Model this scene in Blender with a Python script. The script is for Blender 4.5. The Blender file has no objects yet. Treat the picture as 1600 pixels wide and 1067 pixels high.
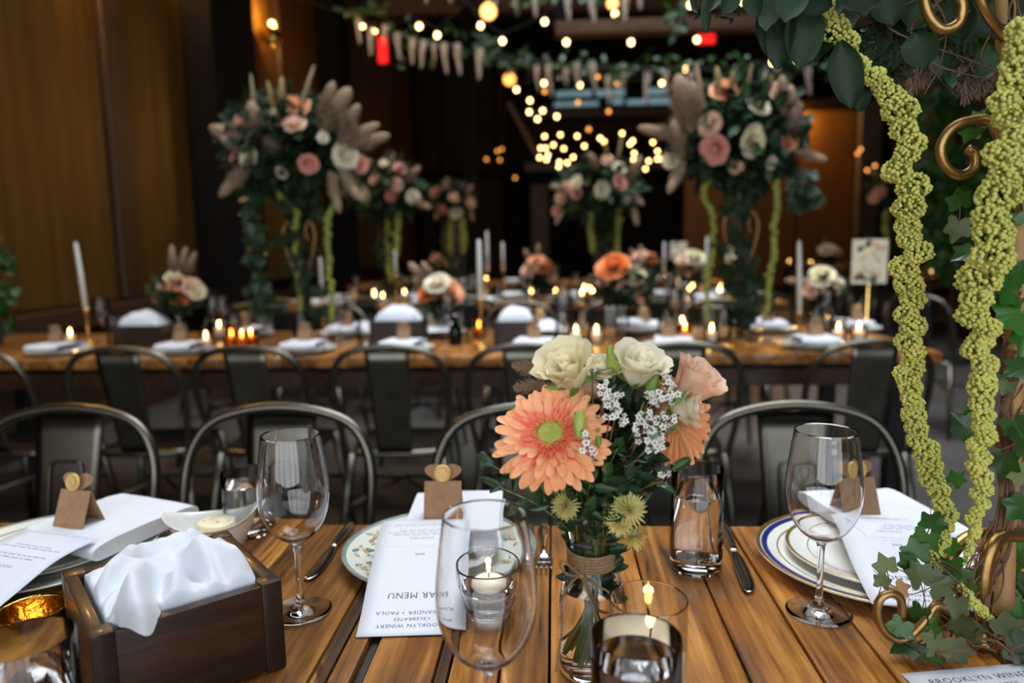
import bpy, math, random
import numpy as np
from mathutils import Vector, Matrix, noise as mnoise
R = math.radians; PI = math.pi
sc = bpy.context.scene
col = sc.collection
rng = random.Random(7)

# ------------------------------------------------------------------ camera
FPX = 1130.0
CAM = Vector((0, 0, 1.19))
CR = (Matrix.Rotation(R(3.4), 3, 'Z') @ Matrix.Rotation(PI/2 - R(7.6), 3, 'X') @ Matrix.Rotation(R(-1.0), 3, 'Z'))
cd = bpy.data.cameras.new('camera'); cam = bpy.data.objects.new('camera', cd); col.objects.link(cam)
cam.matrix_world = Matrix.Translation(CAM) @ CR.to_4x4()
cd.sensor_width = 36; cd.lens = FPX*36/1600; cd.clip_start = .02; cd.clip_end = 100
cd.dof.use_dof = True; cd.dof.focus_distance = .80; cd.dof.aperture_fstop = 2.9
sc.camera = cam
def ray(x, y): return CR @ Vector(((x-800)/FPX, (533.5-y)/FPX, -1))
def atz(x, y, z=.75):
    d = ray(x, y); return CAM + d*((z-CAM.z)/d.z)
def aty(x, y, Y):
    d = ray(x, y); return CAM + d*(Y/d.y)

# ------------------------------------------------------------------ light
vs = sc.view_settings
vs.view_transform = 'Standard'; vs.look = 'None'; vs.gamma = 1; vs.use_curve_mapping = False
vs.exposure = -0.08
sc.cycles.use_denoising = True
sc.cycles.max_bounces = 12; sc.cycles.transmission_bounces = 12; sc.cycles.transparent_max_bounces = 24
sc.cycles.sample_clamp_indirect = 4.0
w = bpy.data.worlds.new('world'); sc.world = w; w.use_nodes = True
wn = w.node_tree.nodes; wb = wn['Background']; wb.inputs[0].default_value = (.62, .78, 1, 1); wb.inputs[1].default_value = .6
def area(name, loc, rot, sx, sy, power, color, spread=PI):
    l = bpy.data.lights.new(name, 'AREA'); l.shape = 'RECTANGLE'; l.size = sx; l.size_y = sy
    l.energy = power; l.color = color; l.spread = spread
    o = bpy.data.objects.new(name, l); col.objects.link(o); o.location = loc; o.rotation_euler = rot
    return o
SKY = (.9, 3.6, 6.02, 4.6, 5.2)      # skylight centre x, y, z, size x, size y
area('skylight_daylight', (SKY[0], SKY[1], 5.95), (0, 0, 0), SKY[3], SKY[4], 300, (.90, .95, 1.0), R(100))
SKY2 = (.8, 9.0, 3.6, 2.6)
area('rear_skylight_daylight', (SKY2[0], SKY2[1], 5.95), (0, 0, 0), SKY2[2], SKY2[3], 110, (.90, .95, 1.0), R(95))
WIN = (-3.1, 3.0, .45, 4.2)            # front window x0, x1, z0, z1 in the wall behind the camera
area('window_daylight', ((WIN[0]+WIN[1])/2, -2.95, (WIN[2]+WIN[3])/2), (R(90), 0, 0), WIN[1]-WIN[0], WIN[3]-WIN[2], 215, (.92, .96, 1.0))

# ------------------------------------------------------------------ materials
def new_mat(name):
    m = bpy.data.materials.new(name); m.use_nodes = True
    nt = m.node_tree; return m, nt, nt.nodes['Principled BSDF']
def lk(nt, a, b): nt.links.new(a, b)
def mat(name, c1, c2=None, scale=8, rough=.5, metal=0, bump=0, stretch=(1, 1, 1), rnd=0, sss=0, coat=0, spec=.5, emis=None, es=0, sheen=0, detail=4, bscale=None, trans=0):
    m, nt, b = new_mat(name); N = nt.nodes
    c2 = c2 or tuple(x*.75 for x in c1)
    tc = N.new('ShaderNodeTexCoord'); mp = N.new('ShaderNodeMapping'); mp.inputs['Scale'].default_value = stretch
    lk(nt, tc.outputs['Object'], mp.inputs['Vector'])
    nz = N.new('ShaderNodeTexNoise'); nz.inputs['Scale'].default_value = scale; nz.inputs['Detail'].default_value = detail
    lk(nt, mp.outputs[0], nz.inputs['Vector'])
    rp = N.new('ShaderNodeValToRGB'); rp.color_ramp.elements[0].position = .32; rp.color_ramp.elements[1].position = .68
    rp.color_ramp.elements[0].color = (*c2, 1); rp.color_ramp.elements[1].color = (*c1, 1)
    lk(nt, nz.outputs[0], rp.inputs[0]); out = rp.outputs[0]
    if rnd:
        oi = N.new('ShaderNodeObjectInfo'); hs = N.new('ShaderNodeHueSaturation')
        mr = N.new('ShaderNodeMapRange'); mr.inputs[3].default_value = 1-rnd; mr.inputs[4].default_value = 1+rnd
        lk(nt, oi.outputs['Random'], mr.inputs[0]); lk(nt, mr.outputs[0], hs.inputs['Value']); lk(nt, out, hs.inputs['Color']); out = hs.outputs[0]
        ad = N.new('ShaderNodeVectorMath'); sv = N.new('ShaderNodeVectorMath'); sv.operation = 'SCALE'; sv.inputs[0].default_value = (13, 7, 5)
        lk(nt, oi.outputs['Random'], sv.inputs['Scale']); lk(nt, mp.outputs[0], ad.inputs[0]); lk(nt, sv.outputs[0], ad.inputs[1])
        lk(nt, ad.outputs[0], nz.inputs['Vector'])
    lk(nt, out, b.inputs['Base Color'])
    b.inputs['Roughness'].default_value = rough; b.inputs['Metallic'].default_value = metal
    b.inputs['Specular IOR Level'].default_value = spec
    b.inputs['Coat Weight'].default_value = coat
    if sheen: b.inputs['Sheen Weight'].default_value = sheen
    if sss:
        b.inputs['Subsurface Weight'].default_value = sss; b.inputs['Subsurface Radius'].default_value = (1, .6, .35); b.inputs['Subsurface Scale'].default_value = .03 if name == 'candle_wax' else .008
    if emis: b.inputs['Emission Color'].default_value = (*emis, 1); b.inputs['Emission Strength'].default_value = es
    if bump:
        bp = N.new('ShaderNodeBump'); bp.inputs['Strength'].default_value = bump; bp.inputs['Distance'].default_value = .004
        n2 = N.new('ShaderNodeTexNoise'); n2.inputs['Scale'].default_value = bscale or scale*3; n2.inputs['Detail'].default_value = 5
        lk(nt, mp.outputs[0], n2.inputs['Vector']); lk(nt, n2.outputs[0], bp.inputs['Height']); lk(nt, bp.outputs[0], b.inputs['Normal'])
    if trans:
        N2 = N.new('ShaderNodeBsdfTranslucent'); lk(nt, out, N2.inputs['Color']); mx = N.new('ShaderNodeMixShader'); mx.inputs[0].default_value = trans
        lk(nt, b.outputs[0], mx.inputs[1]); lk(nt, N2.outputs[0], mx.inputs[2]); lk(nt, mx.outputs[0], N['Material Output'].inputs[0])
    return m
def wood(name, dark, mid, light, gx=16, gy=1.3, rough=.3, rnd=.25, coat=.3, bump=.25, ax=1):
    """planks with the grain along local Y"""
    m, nt, b = new_mat(name); N = nt.nodes
    tc = N.new('ShaderNodeTexCoord'); oi = N.new('ShaderNodeObjectInfo')
    sv = N.new('ShaderNodeVectorMath'); sv.operation = 'SCALE'; sv.inputs[0].default_value = (31, 17, 23); lk(nt, oi.outputs['Random'], sv.inputs['Scale'])
    ad = N.new('ShaderNodeVectorMath'); lk(nt, tc.outputs['Object'], ad.inputs[0]); lk(nt, sv.outputs[0], ad.inputs[1])
    mp = N.new('ShaderNodeMapping'); sw = (lambda q: (q[1], q[0], q[2])) if ax == 0 else (lambda q: q)
    mp.inputs['Scale'].default_value = sw((gx, gy, gx)); lk(nt, ad.outputs[0], mp.inputs[0])
    n1 = N.new('ShaderNodeTexNoise'); n1.inputs['Scale'].default_value = 1.6; n1.inputs['Detail'].default_value = 7; n1.inputs['Roughness'].default_value = .62; n1.inputs['Distortion'].default_value = 1.2
    lk(nt, mp.outputs[0], n1.inputs['Vector'])
    mp2 = N.new('ShaderNodeMapping'); mp2.inputs['Scale'].default_value = sw((gx*9, gy*3, gx*9)); lk(nt, ad.outputs[0], mp2.inputs[0])
    n2 = N.new('ShaderNodeTexNoise'); n2.inputs['Scale'].default_value = 1.2; n2.inputs['Detail'].default_value = 4; lk(nt, mp2.outputs[0], n2.inputs['Vector'])
    mp3 = N.new('ShaderNodeMapping'); mp3.inputs['Scale'].default_value = (11, 5, 11); lk(nt, ad.outputs[0], mp3.inputs[0])
    n3 = N.new('ShaderNodeTexNoise'); n3.inputs['Scale'].default_value = 1.5; n3.inputs['Detail'].default_value = 3; lk(nt, mp3.outputs[0], n3.inputs['Vector'])
    a1 = N.new('ShaderNodeMath'); a1.operation = 'MULTIPLY_ADD'; a1.inputs[1].default_value = .62; lk(nt, n1.outputs[0], a1.inputs[0])
    a2 = N.new('ShaderNodeMath'); a2.operation = 'MULTIPLY'; a2.inputs[1].default_value = .30; lk(nt, n2.outputs[0], a2.inputs[0]); lk(nt, a2.outputs[0], a1.inputs[2])
    a3 = N.new('ShaderNodeMath'); a3.operation = 'MULTIPLY_ADD'; a3.inputs[1].default_value = .34; lk(nt, n3.outputs[0], a3.inputs[0]); lk(nt, a1.outputs[0], a3.inputs[2])
    rp = N.new('ShaderNodeValToRGB'); e = rp.color_ramp.elements
    e[0].position = .47; e[0].color = (*dark, 1); e[1].position = .82; e[1].color = (*light, 1)
    k = e.new(.62); k.color = (*mid, 1); k = e.new(.545); k.color = (*[(a*.45+c*.55) for a, c in zip(dark, mid)], 1)
    lk(nt, a3.outputs[0], rp.inputs[0])
    hs = N.new('ShaderNodeHueSaturation'); mr = N.new('ShaderNodeMapRange'); mr.inputs[3].default_value = 1-rnd; mr.inputs[4].default_value = 1+rnd
    lk(nt, oi.outputs['Random'], mr.inputs[0]); lk(nt, mr.outputs[0], hs.inputs['Value']); lk(nt, rp.outputs[0], hs.inputs['Color']); lk(nt, hs.outputs[0], b.inputs['Base Color'])
    rr = N.new('ShaderNodeMapRange'); rr.inputs[1].default_value = .3; rr.inputs[2].default_value = .7; rr.inputs[3].default_value = rough+.12; rr.inputs[4].default_value = rough-.06; lk(nt, n3.outputs[0], rr.inputs[0]); lk(nt, rr.outputs[0], b.inputs['Roughness'])
    b.inputs['Coat Weight'].default_value = coat; b.inputs['Coat Roughness'].default_value = .13
    bp = N.new('ShaderNodeBump'); bp.inputs['Strength'].default_value = bump; bp.inputs['Distance'].default_value = .003; lk(nt, a3.outputs[0], bp.inputs['Height']); lk(nt, bp.outputs[0], b.inputs['Normal'])
    return m
def glass(name, tint=(1, 1, 1), ior=1.48, rough=0):
    m, nt, b = new_mat(name)
    nz = nt.nodes.new('ShaderNodeTexNoise'); nz.inputs['Scale'].default_value = 3
    rp = nt.nodes.new('ShaderNodeValToRGB'); rp.color_ramp.elements[0].color = (*[x*.985 for x in tint], 1); rp.color_ramp.elements[1].color = (*tint, 1)
    lk(nt, nz.outputs[0], rp.inputs[0]); lk(nt, rp.outputs[0], b.inputs['Base Color'])
    b.inputs['Transmission Weight'].default_value = 1; b.inputs['IOR'].default_value = ior; b.inputs['Roughness'].default_value = rough
    return m
def thin_glass(name, tint=(1, 1, 1)):
    m = bpy.data.materials.new(name); m.use_nodes = True; nt = m.node_tree; N = nt.nodes
    N.remove(N['Principled BSDF']); tr = N.new('ShaderNodeBsdfTransparent'); gl = N.new('ShaderNodeBsdfGlossy'); gl.inputs['Roughness'].default_value = .03
    nz = N.new('ShaderNodeTexNoise'); nz.inputs['Scale'].default_value = 3
    rp = N.new('ShaderNodeValToRGB'); rp.color_ramp.elements[0].color = (*[x*.93 for x in tint], 1); rp.color_ramp.elements[1].color = (*tint, 1); lk(nt, nz.outputs[0], rp.inputs[0]); lk(nt, rp.outputs[0], tr.inputs[0])
    fr = N.new('ShaderNodeLayerWeight'); fr.inputs[0].default_value = .28; mx = N.new('ShaderNodeMixShader')
    lk(nt, fr.outputs['Fresnel'], mx.inputs[0]); lk(nt, tr.outputs[0], mx.inputs[1]); lk(nt, gl.outputs[0], mx.inputs[2]); lk(nt, mx.outputs[0], N['Material Output'].inputs[0])
    return m
def emit(name, color, s, c2=None):
    m = bpy.data.materials.new(name); m.use_nodes = True; nt = m.node_tree; N = nt.nodes; N.remove(N['Principled BSDF'])
    e = N.new('ShaderNodeEmission'); e.inputs[1].default_value = s
    nz = N.new('ShaderNodeTexNoise'); nz.inputs['Scale'].default_value = 6; rp = N.new('ShaderNodeValToRGB')
    rp.color_ramp.elements[0].color = (*(c2 or color), 1); rp.color_ramp.elements[1].color = (*color, 1)
    lk(nt, nz.outputs[0], rp.inputs[0]); lk(nt, rp.outputs[0], e.inputs[0]); lk(nt, e.outputs[0], N['Material Output'].inputs[0])
    return m
MT = dict(
    tablewood=wood('table_wood', (.024, .008, .002), (.27, .100, .018), (.62, .29, .072), rnd=.36, coat=.5),
    darkwood=wood('dark_plank_wood', (.012, .005, .003), (.05, .02, .008), (.11, .05, .02), rnd=.1),
    walnut=wood('box_wood', (.003, .0013, .0007), (.014, .0055, .0023), (.038, .0155, .006), gx=18, gy=2.0, rough=.4, rnd=.12, coat=.12),
    walnut_x=wood('box_wood_long', (.003, .0013, .0007), (.016, .0065, .0026), (.048, .020, .0075), gx=18, gy=2.0, rough=.4, rnd=.12, coat=.12, ax=0),
    blackstrip=mat('black_strip', (.012, .012, .013), (.006, .006, .006), 30, .5),
    steel=mat('gunmetal', (.150, .142, .115), (.115, .108, .086), 14, .32, 1.0, rnd=.2),
    blacksteel=mat('black_steel', (.030, .030, .030), (.02, .02, .02), 12, .4, .6, rnd=.1),
    silver=mat('cutlery_silver', (.80, .80, .80), (.68, .68, .68), 40, .12, 1),
    gold=mat('antique_gold', (.42, .26, .095), (.24, .13, .04), 22, .36, .9, bump=.2),
    brass=mat('brass', (.70, .45, .14), (.5, .3, .09), 30, .25, 1),
    linen=mat('white_linen', (.70, .73, .79), (.66, .69, .75), 60, .85, bump=.12, bscale=900, sheen=.2),
    paper=mat('menu_paper', (.66, .69, .76), (.64, .67, .74), 20, .8),
    ink=mat('ink', (.035, .035, .06), (.02, .02, .03), 50, .8),
    ink_pale=mat('pale_ink', (.33, .35, .39), (.27, .29, .33), 50, .8),
    kraft=mat('kraft_paper', (.36, .21, .115), (.30, .17, .09), 90, .85, bump=.1),
    seal=mat('gold_seal', (.70, .47, .17), (.58, .36, .11), 70, .45, .15, bump=.5, bscale=160),
    seal_green=mat('sage_seal', (.42, .50, .40), (.34, .42, .33), 70, .5),
    china=mat('cream_china', (.70, .72, .64), (.66, .68, .60), 12, .12, coat=.4),
    china_white=mat('white_china', (.80, .80, .76), (.77, .77, .73), 12, .12, coat=.4),
    blueband=mat('cobalt_band', (.02, .03, .20), (.015, .02, .14), 20, .15),
    greyband=mat('grey_green_band', (.23, .30, .29), (.17, .23, .22), 60, .2),
    goldband=mat('gilt_band', (.75, .50, .17), (.62, .38, .10), 30, .22, .9),
    print_peach=mat('printed_peach', (.75, .36, .16), (.70, .50, .22), 120, .2),
    print_yellow=mat('printed_yellow', (.66, .55, .22), (.60, .50, .25), 120, .2),
    print_teal=mat('printed_teal', (.16, .30, .30), (.22, .33, .22), 120, .2),
    butter=mat('herb_butter', (.80, .75, .54), (.74, .68, .45), 60, .45, sss=.2),
    herb=mat('herb', (.08, .18, .03), None, 80, .7),
    glass=glass('clear_glass'), water=glass('water', (1, 1, 1), 1.33), tglass=thin_glass('thin_glass'),
    amberglass=thin_glass('amber_glass', (.85, .55, .33)), greenglass=thin_glass('green_glass', (.02, .30, .10)),
    goldglass=mat('gilded_glass', (.65, .42, .10), (.35, .2, .04), 60, .15, 1, bump=.3),
    wax=mat('candle_wax', (.90, .82, .72), (.88, .79, .67), 20, .45, sss=1.0),
    taper=mat('taper_wax', (.74, .74, .70), (.70, .70, .66), 20, .5, sss=.2),
    wick=mat('wick', (.01, .01, .01), None, 10, .9),
    flame=emit('flame', (1, .50, .13), 40, (1, .62, .22)),
    bulb=emit('warm_bulb', (1, .60, .24), 15, (1, .56, .20)), bulb_dim=emit('dim_amber_bulb', (1, .40, .09), 3.5, (1, .36, .07)), bulb_big=emit('globe_bulb', (1, .55, .18), 3.2, (1, .5, .15)),
    wire=mat('black_wire', (.012, .012, .012), None, 10, .6),
    twine=mat('jute_twine', (.42, .27, .14), (.28, .17, .08), 300, .95, bump=.5, bscale=900),
    gerb=mat('gerbera_peach', (1.0, .55, .29), (.96, .45, .20), 45, .55, stretch=(1, 1, 1), trans=.25),
    gerb_in=mat('gerbera_coral', (.94, .18, .10), (.92, .27, .15), 60, .55, trans=.2),
    gerb_eye=mat('gerbera_eye', (.46, .50, .10), (.38, .40, .06), 200, .7, bump=.6, bscale=600),
    gerb_ring=mat('gerbera_disc_florets', (.80, .38, .08), (.55, .22, .04), 300, .7),
    cream=mat('cream_petal', (.90, .82, .56), (.86, .78, .52), 25, .55, sss=.15, trans=.25),
    ivory=mat('ivory_petal', (.88, .83, .66), (.84, .78, .58), 25, .55, trans=.25),
    blush=mat('blush_petal', (.87, .60, .44), (.82, .52, .36), 25, .55, trans=.25),
    pink=mat('pink_petal', (.80, .38, .31), (.72, .30, .24), 25, .55, trans=.2),
    peach=mat('peach_petal', (.90, .45, .26), (.85, .37, .18), 25, .55, trans=.2),
    orange=mat('orange_petal', (.88, .27, .07), (.75, .20, .04), 25, .55, trans=.2),
    sepal=mat('green_bud', (.22, .36, .06), (.13, .25, .04), 40, .5, trans=.15),
    limebud=mat('lime_bud', (.52, .58, .13), (.40, .50, .09), 40, .5, trans=.2),
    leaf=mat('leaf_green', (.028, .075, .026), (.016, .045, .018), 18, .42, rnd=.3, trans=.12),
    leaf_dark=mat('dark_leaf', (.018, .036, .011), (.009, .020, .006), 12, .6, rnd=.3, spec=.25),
    ivy=mat('ivy_green', (.030, .110, .012), (.015, .055, .008), 16, .35, rnd=.45, trans=.12),
    ivy_grey=mat('ivy_grey_green', (.12, .145, .05), (.07, .09, .032), 20, .5, rnd=.3, trans=.1),
    euca=mat('eucalyptus', (.022, .050, .022), (.013, .030, .013), 9, .55, spec=.3, rnd=.35, trans=.15),
    stem=mat('green_stem', (.19, .27, .05), (.11, .18, .03), 30, .45),
    twig=mat('brown_twig', (.17, .085, .040), (.085, .04, .02), 60, .75, bump=.4),
    bamboo=mat('pale_branch', (.42, .24, .09), (.30, .16, .055), 14, .6, stretch=(1, 1, .15), bump=.3),
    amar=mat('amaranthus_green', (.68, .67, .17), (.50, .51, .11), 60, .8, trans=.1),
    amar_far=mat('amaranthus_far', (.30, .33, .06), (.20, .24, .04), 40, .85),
    waxfl=mat('waxflower_white', (.88, .87, .82), (.84, .82, .76), 60, .6, trans=.2), waxeye=mat('waxflower_eye', (.16, .10, .05), None, 60, .7),
    celosia=mat('pale_scabiosa', (.66, .60, .26), (.52, .50, .16), 60, .7, trans=.15),
    pampas=mat('pampas', (.36, .255, .175), (.25, .17, .11), 30, .95, spec=.1), pampas_pale=mat('pale_plume', (.62, .49, .32), (.50, .38, .22), 30, .95),
    fan=mat('dried_palm', (.55, .40, .16), (.42, .28, .10), 20, .8),
    floor=mat('concrete', (.064, .060, .056), (.040, .037, .035), 3, .5, bump=.1, bscale=40),
    panel=mat('bronze_panel', (.15, .072, .010), (.085, .040, .005), 2.2, .42, .35, stretch=(5, 5, .35), rnd=.12),
    trim=mat('dark_oak_trim', (.055, .024, .009), (.035, .014, .005), 6, .45, stretch=(6, 6, .6)),
    nearblack=mat('black_paint', (.006, .005, .004), (.003, .003, .003), 4, .8, spec=.15), brownwall=mat('brown_wall', (.032, .016, .006), (.018, .009, .003), 2, .7, spec=.2),
    ochre=mat('ochre_panel', (.32, .135, .018), (.26, .10, .012), 1.2, .5, stretch=(2, 2, .4)), greycol=mat('grey_column', (.16, .13, .10), (.12, .10, .075), 3, .7),
    beam=mat('ceiling_beam', (.13, .065, .03), (.085, .04, .018), 4, .6, stretch=(.4, 4, 4)), teal=mat('teal_door', (.02, .045, .055), (.015, .035, .042), 2, .4),
    sky_pane=emit('sky_behind_pane', (.42, .62, .68), .55, (.2, .36, .42)), redsign=emit('red_sign', (1, .02, .02), 1.6),
    cardprint=mat('ivory_card', (.72, .68, .52), (.68, .64, .48), 20, .6), pot=mat('dark_planter', (.03, .028, .026), None, 8, .6),
    petal_white=mat('white_wisteria', (.90, .86, .78), (.80, .73, .62), 30, .7),
)

# ------------------------------------------------------------------ mesh helpers
_ICO = {}
def ico(sub):
    if sub not in _ICO:
        import bmesh
        bm = bmesh.new(); bmesh.ops.create_icosphere(bm, subdivisions=sub, radius=1)
        bm.verts.ensure_lookup_table(); _ICO[sub] = (np.array([v.co[:] for v in bm.verts]), np.array([[v.index for v in f.verts] for f in bm.faces])); bm.free()
    return _ICO[sub]
def spline(P, n):
    P = [Vector(p) for p in P]; out = []; m = len(P)-1
    for i in range(n+1):
        t = i/n*m; k = min(int(t), m-1); u = t-k
        p0, p1, p2, p3 = P[max(k-1, 0)], P[k], P[k+1], P[min(k+2, m)]
        out.append(.5*((2*p1)+(p2-p0)*u+(2*p0-5*p1+4*p2-p3)*u*u+(3*p1-p0-3*p2+p3)*u**3))
    return out
def basis(d, n=(0, 0, 1)):
    """columns: along d, across, normal"""
    x = Vector(d).normalized(); z = Vector(n) - x*Vector(n).dot(x)
    if z.length < 1e-5: z = Vector((1, 0, 0)) - x*x.x
    if z.length < 1e-5: z = Vector((0, 1, 0)) - x*x.y
    z.normalize(); y = z.cross(x)
    return Matrix((x, y, z)).transposed()
class MB:
    def __init__(s): s.v = []; s.f = []; s.n = 0
    def add(s, V, F, Mx=None, o=None):
        V = np.asarray(V, float)
        if Mx is not None: V = V @ np.array(Mx.to_3x3() if hasattr(Mx, 'to_3x3') else Mx).T
        if o is not None: V = V + np.array(o)
        k = s.n; s.v.append(V); s.n += len(V)
        s.f.extend([tuple(int(i)+k for i in f) for f in F]); return s
    def box(s, x0, x1, y0, y1, z0, z1, Mx=None, o=None):
        V = [(x, y, z) for x in (x0, x1) for y in (y0, y1) for z in (z0, z1)]
        return s.add(V, [(0, 1, 3, 2), (4, 6, 7, 5), (0, 4, 5, 1), (2, 3, 7, 6), (0, 2, 6, 4), (1, 5, 7, 3)], Mx, o)
    def bbox(s, x0, x1, y0, y1, z0, z1, b=.003, Mx=None, o=None):
        """box with its edges bevelled by b"""
        import bmesh
        bm = bmesh.new(); bmesh.ops.create_cube(bm, size=1)
        for v in bm.verts: v.co = Vector(((x0+x1)/2+v.co.x*(x1-x0), (y0+y1)/2+v.co.y*(y1-y0), (z0+z1)/2+v.co.z*(z1-z0)))
        bmesh.ops.bevel(bm, geom=list(bm.edges), offset=b, segments=2, affect='EDGES', profile=.6)
        bm.verts.ensure_lookup_table()
        s.add([v.co[:] for v in bm.verts], [[v.index for v in f.verts] for f in bm.faces], Mx, o); bm.free(); return s
    def tube(s, P, r, n=8, closed=False):
        P = [Vector(p) for p in P]; m = len(P); rr = r if hasattr(r, '__len__') else [r]*m
        V = []; F = []; u = None
        for i, p in enumerate(P):
            if closed: t = P[(i+1) % m]-P[i-1]
            else: t = P[min(i+1, m-1)]-P[max(i-1, 0)]
            if t.length < 1e-9: t = Vector((0, 0, 1))
            t.normalize()
            if u is None: u = t.orthogonal().normalized()
            u = (u-t*u.dot(t))
            if u.length < 1e-6: u = t.orthogonal()
            u.normalize(); w_ = t.cross(u)
            for k in range(n):
                a = 2*PI*k/n; V.append(p+(u*math.cos(a)+w_*math.sin(a))*rr[i])
        for i in range(m if closed else m-1):
            for k in range(n):
                j = (i+1) % m; F.append((i*n+k, i*n+(k+1) % n, j*n+(k+1) % n, j*n+k))
        if not closed: F += [tuple(range(n-1, -1, -1)), tuple(range((m-1)*n, m*n))]
        return s.add([v[:] for v in V], F)
    def lathe(s, prof, n=32, o=(0, 0, 0), Mx=None, sx=1, sy=1, fn=None):
        V = []; F = []; m = len(prof)
        for (r, z) in prof:
            for k in range(n):
                a = 2*PI*k/n; q = fn(a, r, z) if fn else (r, z)
                V.append((q[0]*math.cos(a)*sx, q[0]*math.sin(a)*sy, q[1]))
        for i in range(m-1):
            for k in range(n): F.append((i*n+k, i*n+(k+1) % n, (i+1)*n+(k+1) % n, (i+1)*n+k))
        return s.add(V, F, Mx, o)
    def grid(s, fn, nu, nv, Mx=None, o=None, closeu=False):
        V = [fn(i/(nu if closeu else nu-1), j/(nv-1)) for j in range(nv) for i in range(nu)]
        F = [(j*nu+i, j*nu+(i+1) % nu, (j+1)*nu+(i+1) % nu, (j+1)*nu+i) for j in range(nv-1) for i in range(nu if closeu else nu-1)]
        return s.add(V, F, Mx, o)
    def ball(s, c, r, sub=1, sc3=(1, 1, 1), jit=0, Mx=None):
        V, F = ico(sub); V = V*np.array(sc3)*r
        if jit: V = V*(1+jit*np.array([mnoise.noise(Vector(v*3/r+c[0]*91)) for v in V])[:, None])
        return s.add(V, F, Mx, c)
    def build(s, name, m, parent=None, smooth=True, loc=None, sharp=None):
        me = bpy.data.meshes.new(name); V = np.concatenate(s.v) if s.v else np.zeros((0, 3))
        me.from_pydata(V.tolist(), [], s.f); me.update()
        me.materials.append(MT[m] if isinstance(m, str) else m)
        if smooth:
            me.polygons.foreach_set('use_smooth', [True]*len(me.polygons))
            if sharp: me.set_sharp_from_angle(angle=R(sharp))
        return link(name, me, parent, loc)
def link(name, data, parent=None, loc=None, Mx=None):
    o = bpy.data.objects.new(name, data); col.objects.link(o)
    if parent: o.parent = parent
    if loc is not None: o.location = loc
    if Mx is not None: o.matrix_local = Mx
    return o
def tag(o, label, cat, group=None, kind=None):
    o['label'] = label; o['category'] = cat
    if group: o['group'] = group
    if kind: o['kind'] = kind
    return o
def thing(name, label, cat, loc=(0, 0, 0), rz=0, group=None):
    o = bpy.data.objects.new(name, None); col.objects.link(o); o.location = loc; o.rotation_euler = (0, 0, rz); o.empty_display_size = .02
    return tag(o, label, cat, group)
def kids(o): return [c for c in bpy.data.objects if c.parent == o]
def dup(root, loc, rz=0, label=None, group=None, scale=None):
    r = root.copy(); col.objects.link(r); r.location = loc; r.rotation_euler = (0, 0, rz)
    if label: r['label'] = label
    if group: r['group'] = group
    if scale: r.scale = (scale,)*3
    for c in TREE.setdefault(root.name, kids(root)):
        d = c.copy(); col.objects.link(d); d.parent = r
        for g in TREE.setdefault(c.name, kids(c)):
            e = g.copy(); col.objects.link(e); e.parent = d
    return r
TREE = {}
ORD = ['first', 'second', 'third', 'fourth', 'fifth', 'sixth', 'seventh', 'eighth', 'ninth', 'tenth', 'eleventh', 'twelfth', 'thirteenth', 'fourteenth']
def M4(Rm, t): return Matrix.Translation(Vector(t)) @ Rm.to_4x4()
def struct(o): o['kind'] = 'structure'; return o
def V3(*a): return Vector(a)

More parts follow.
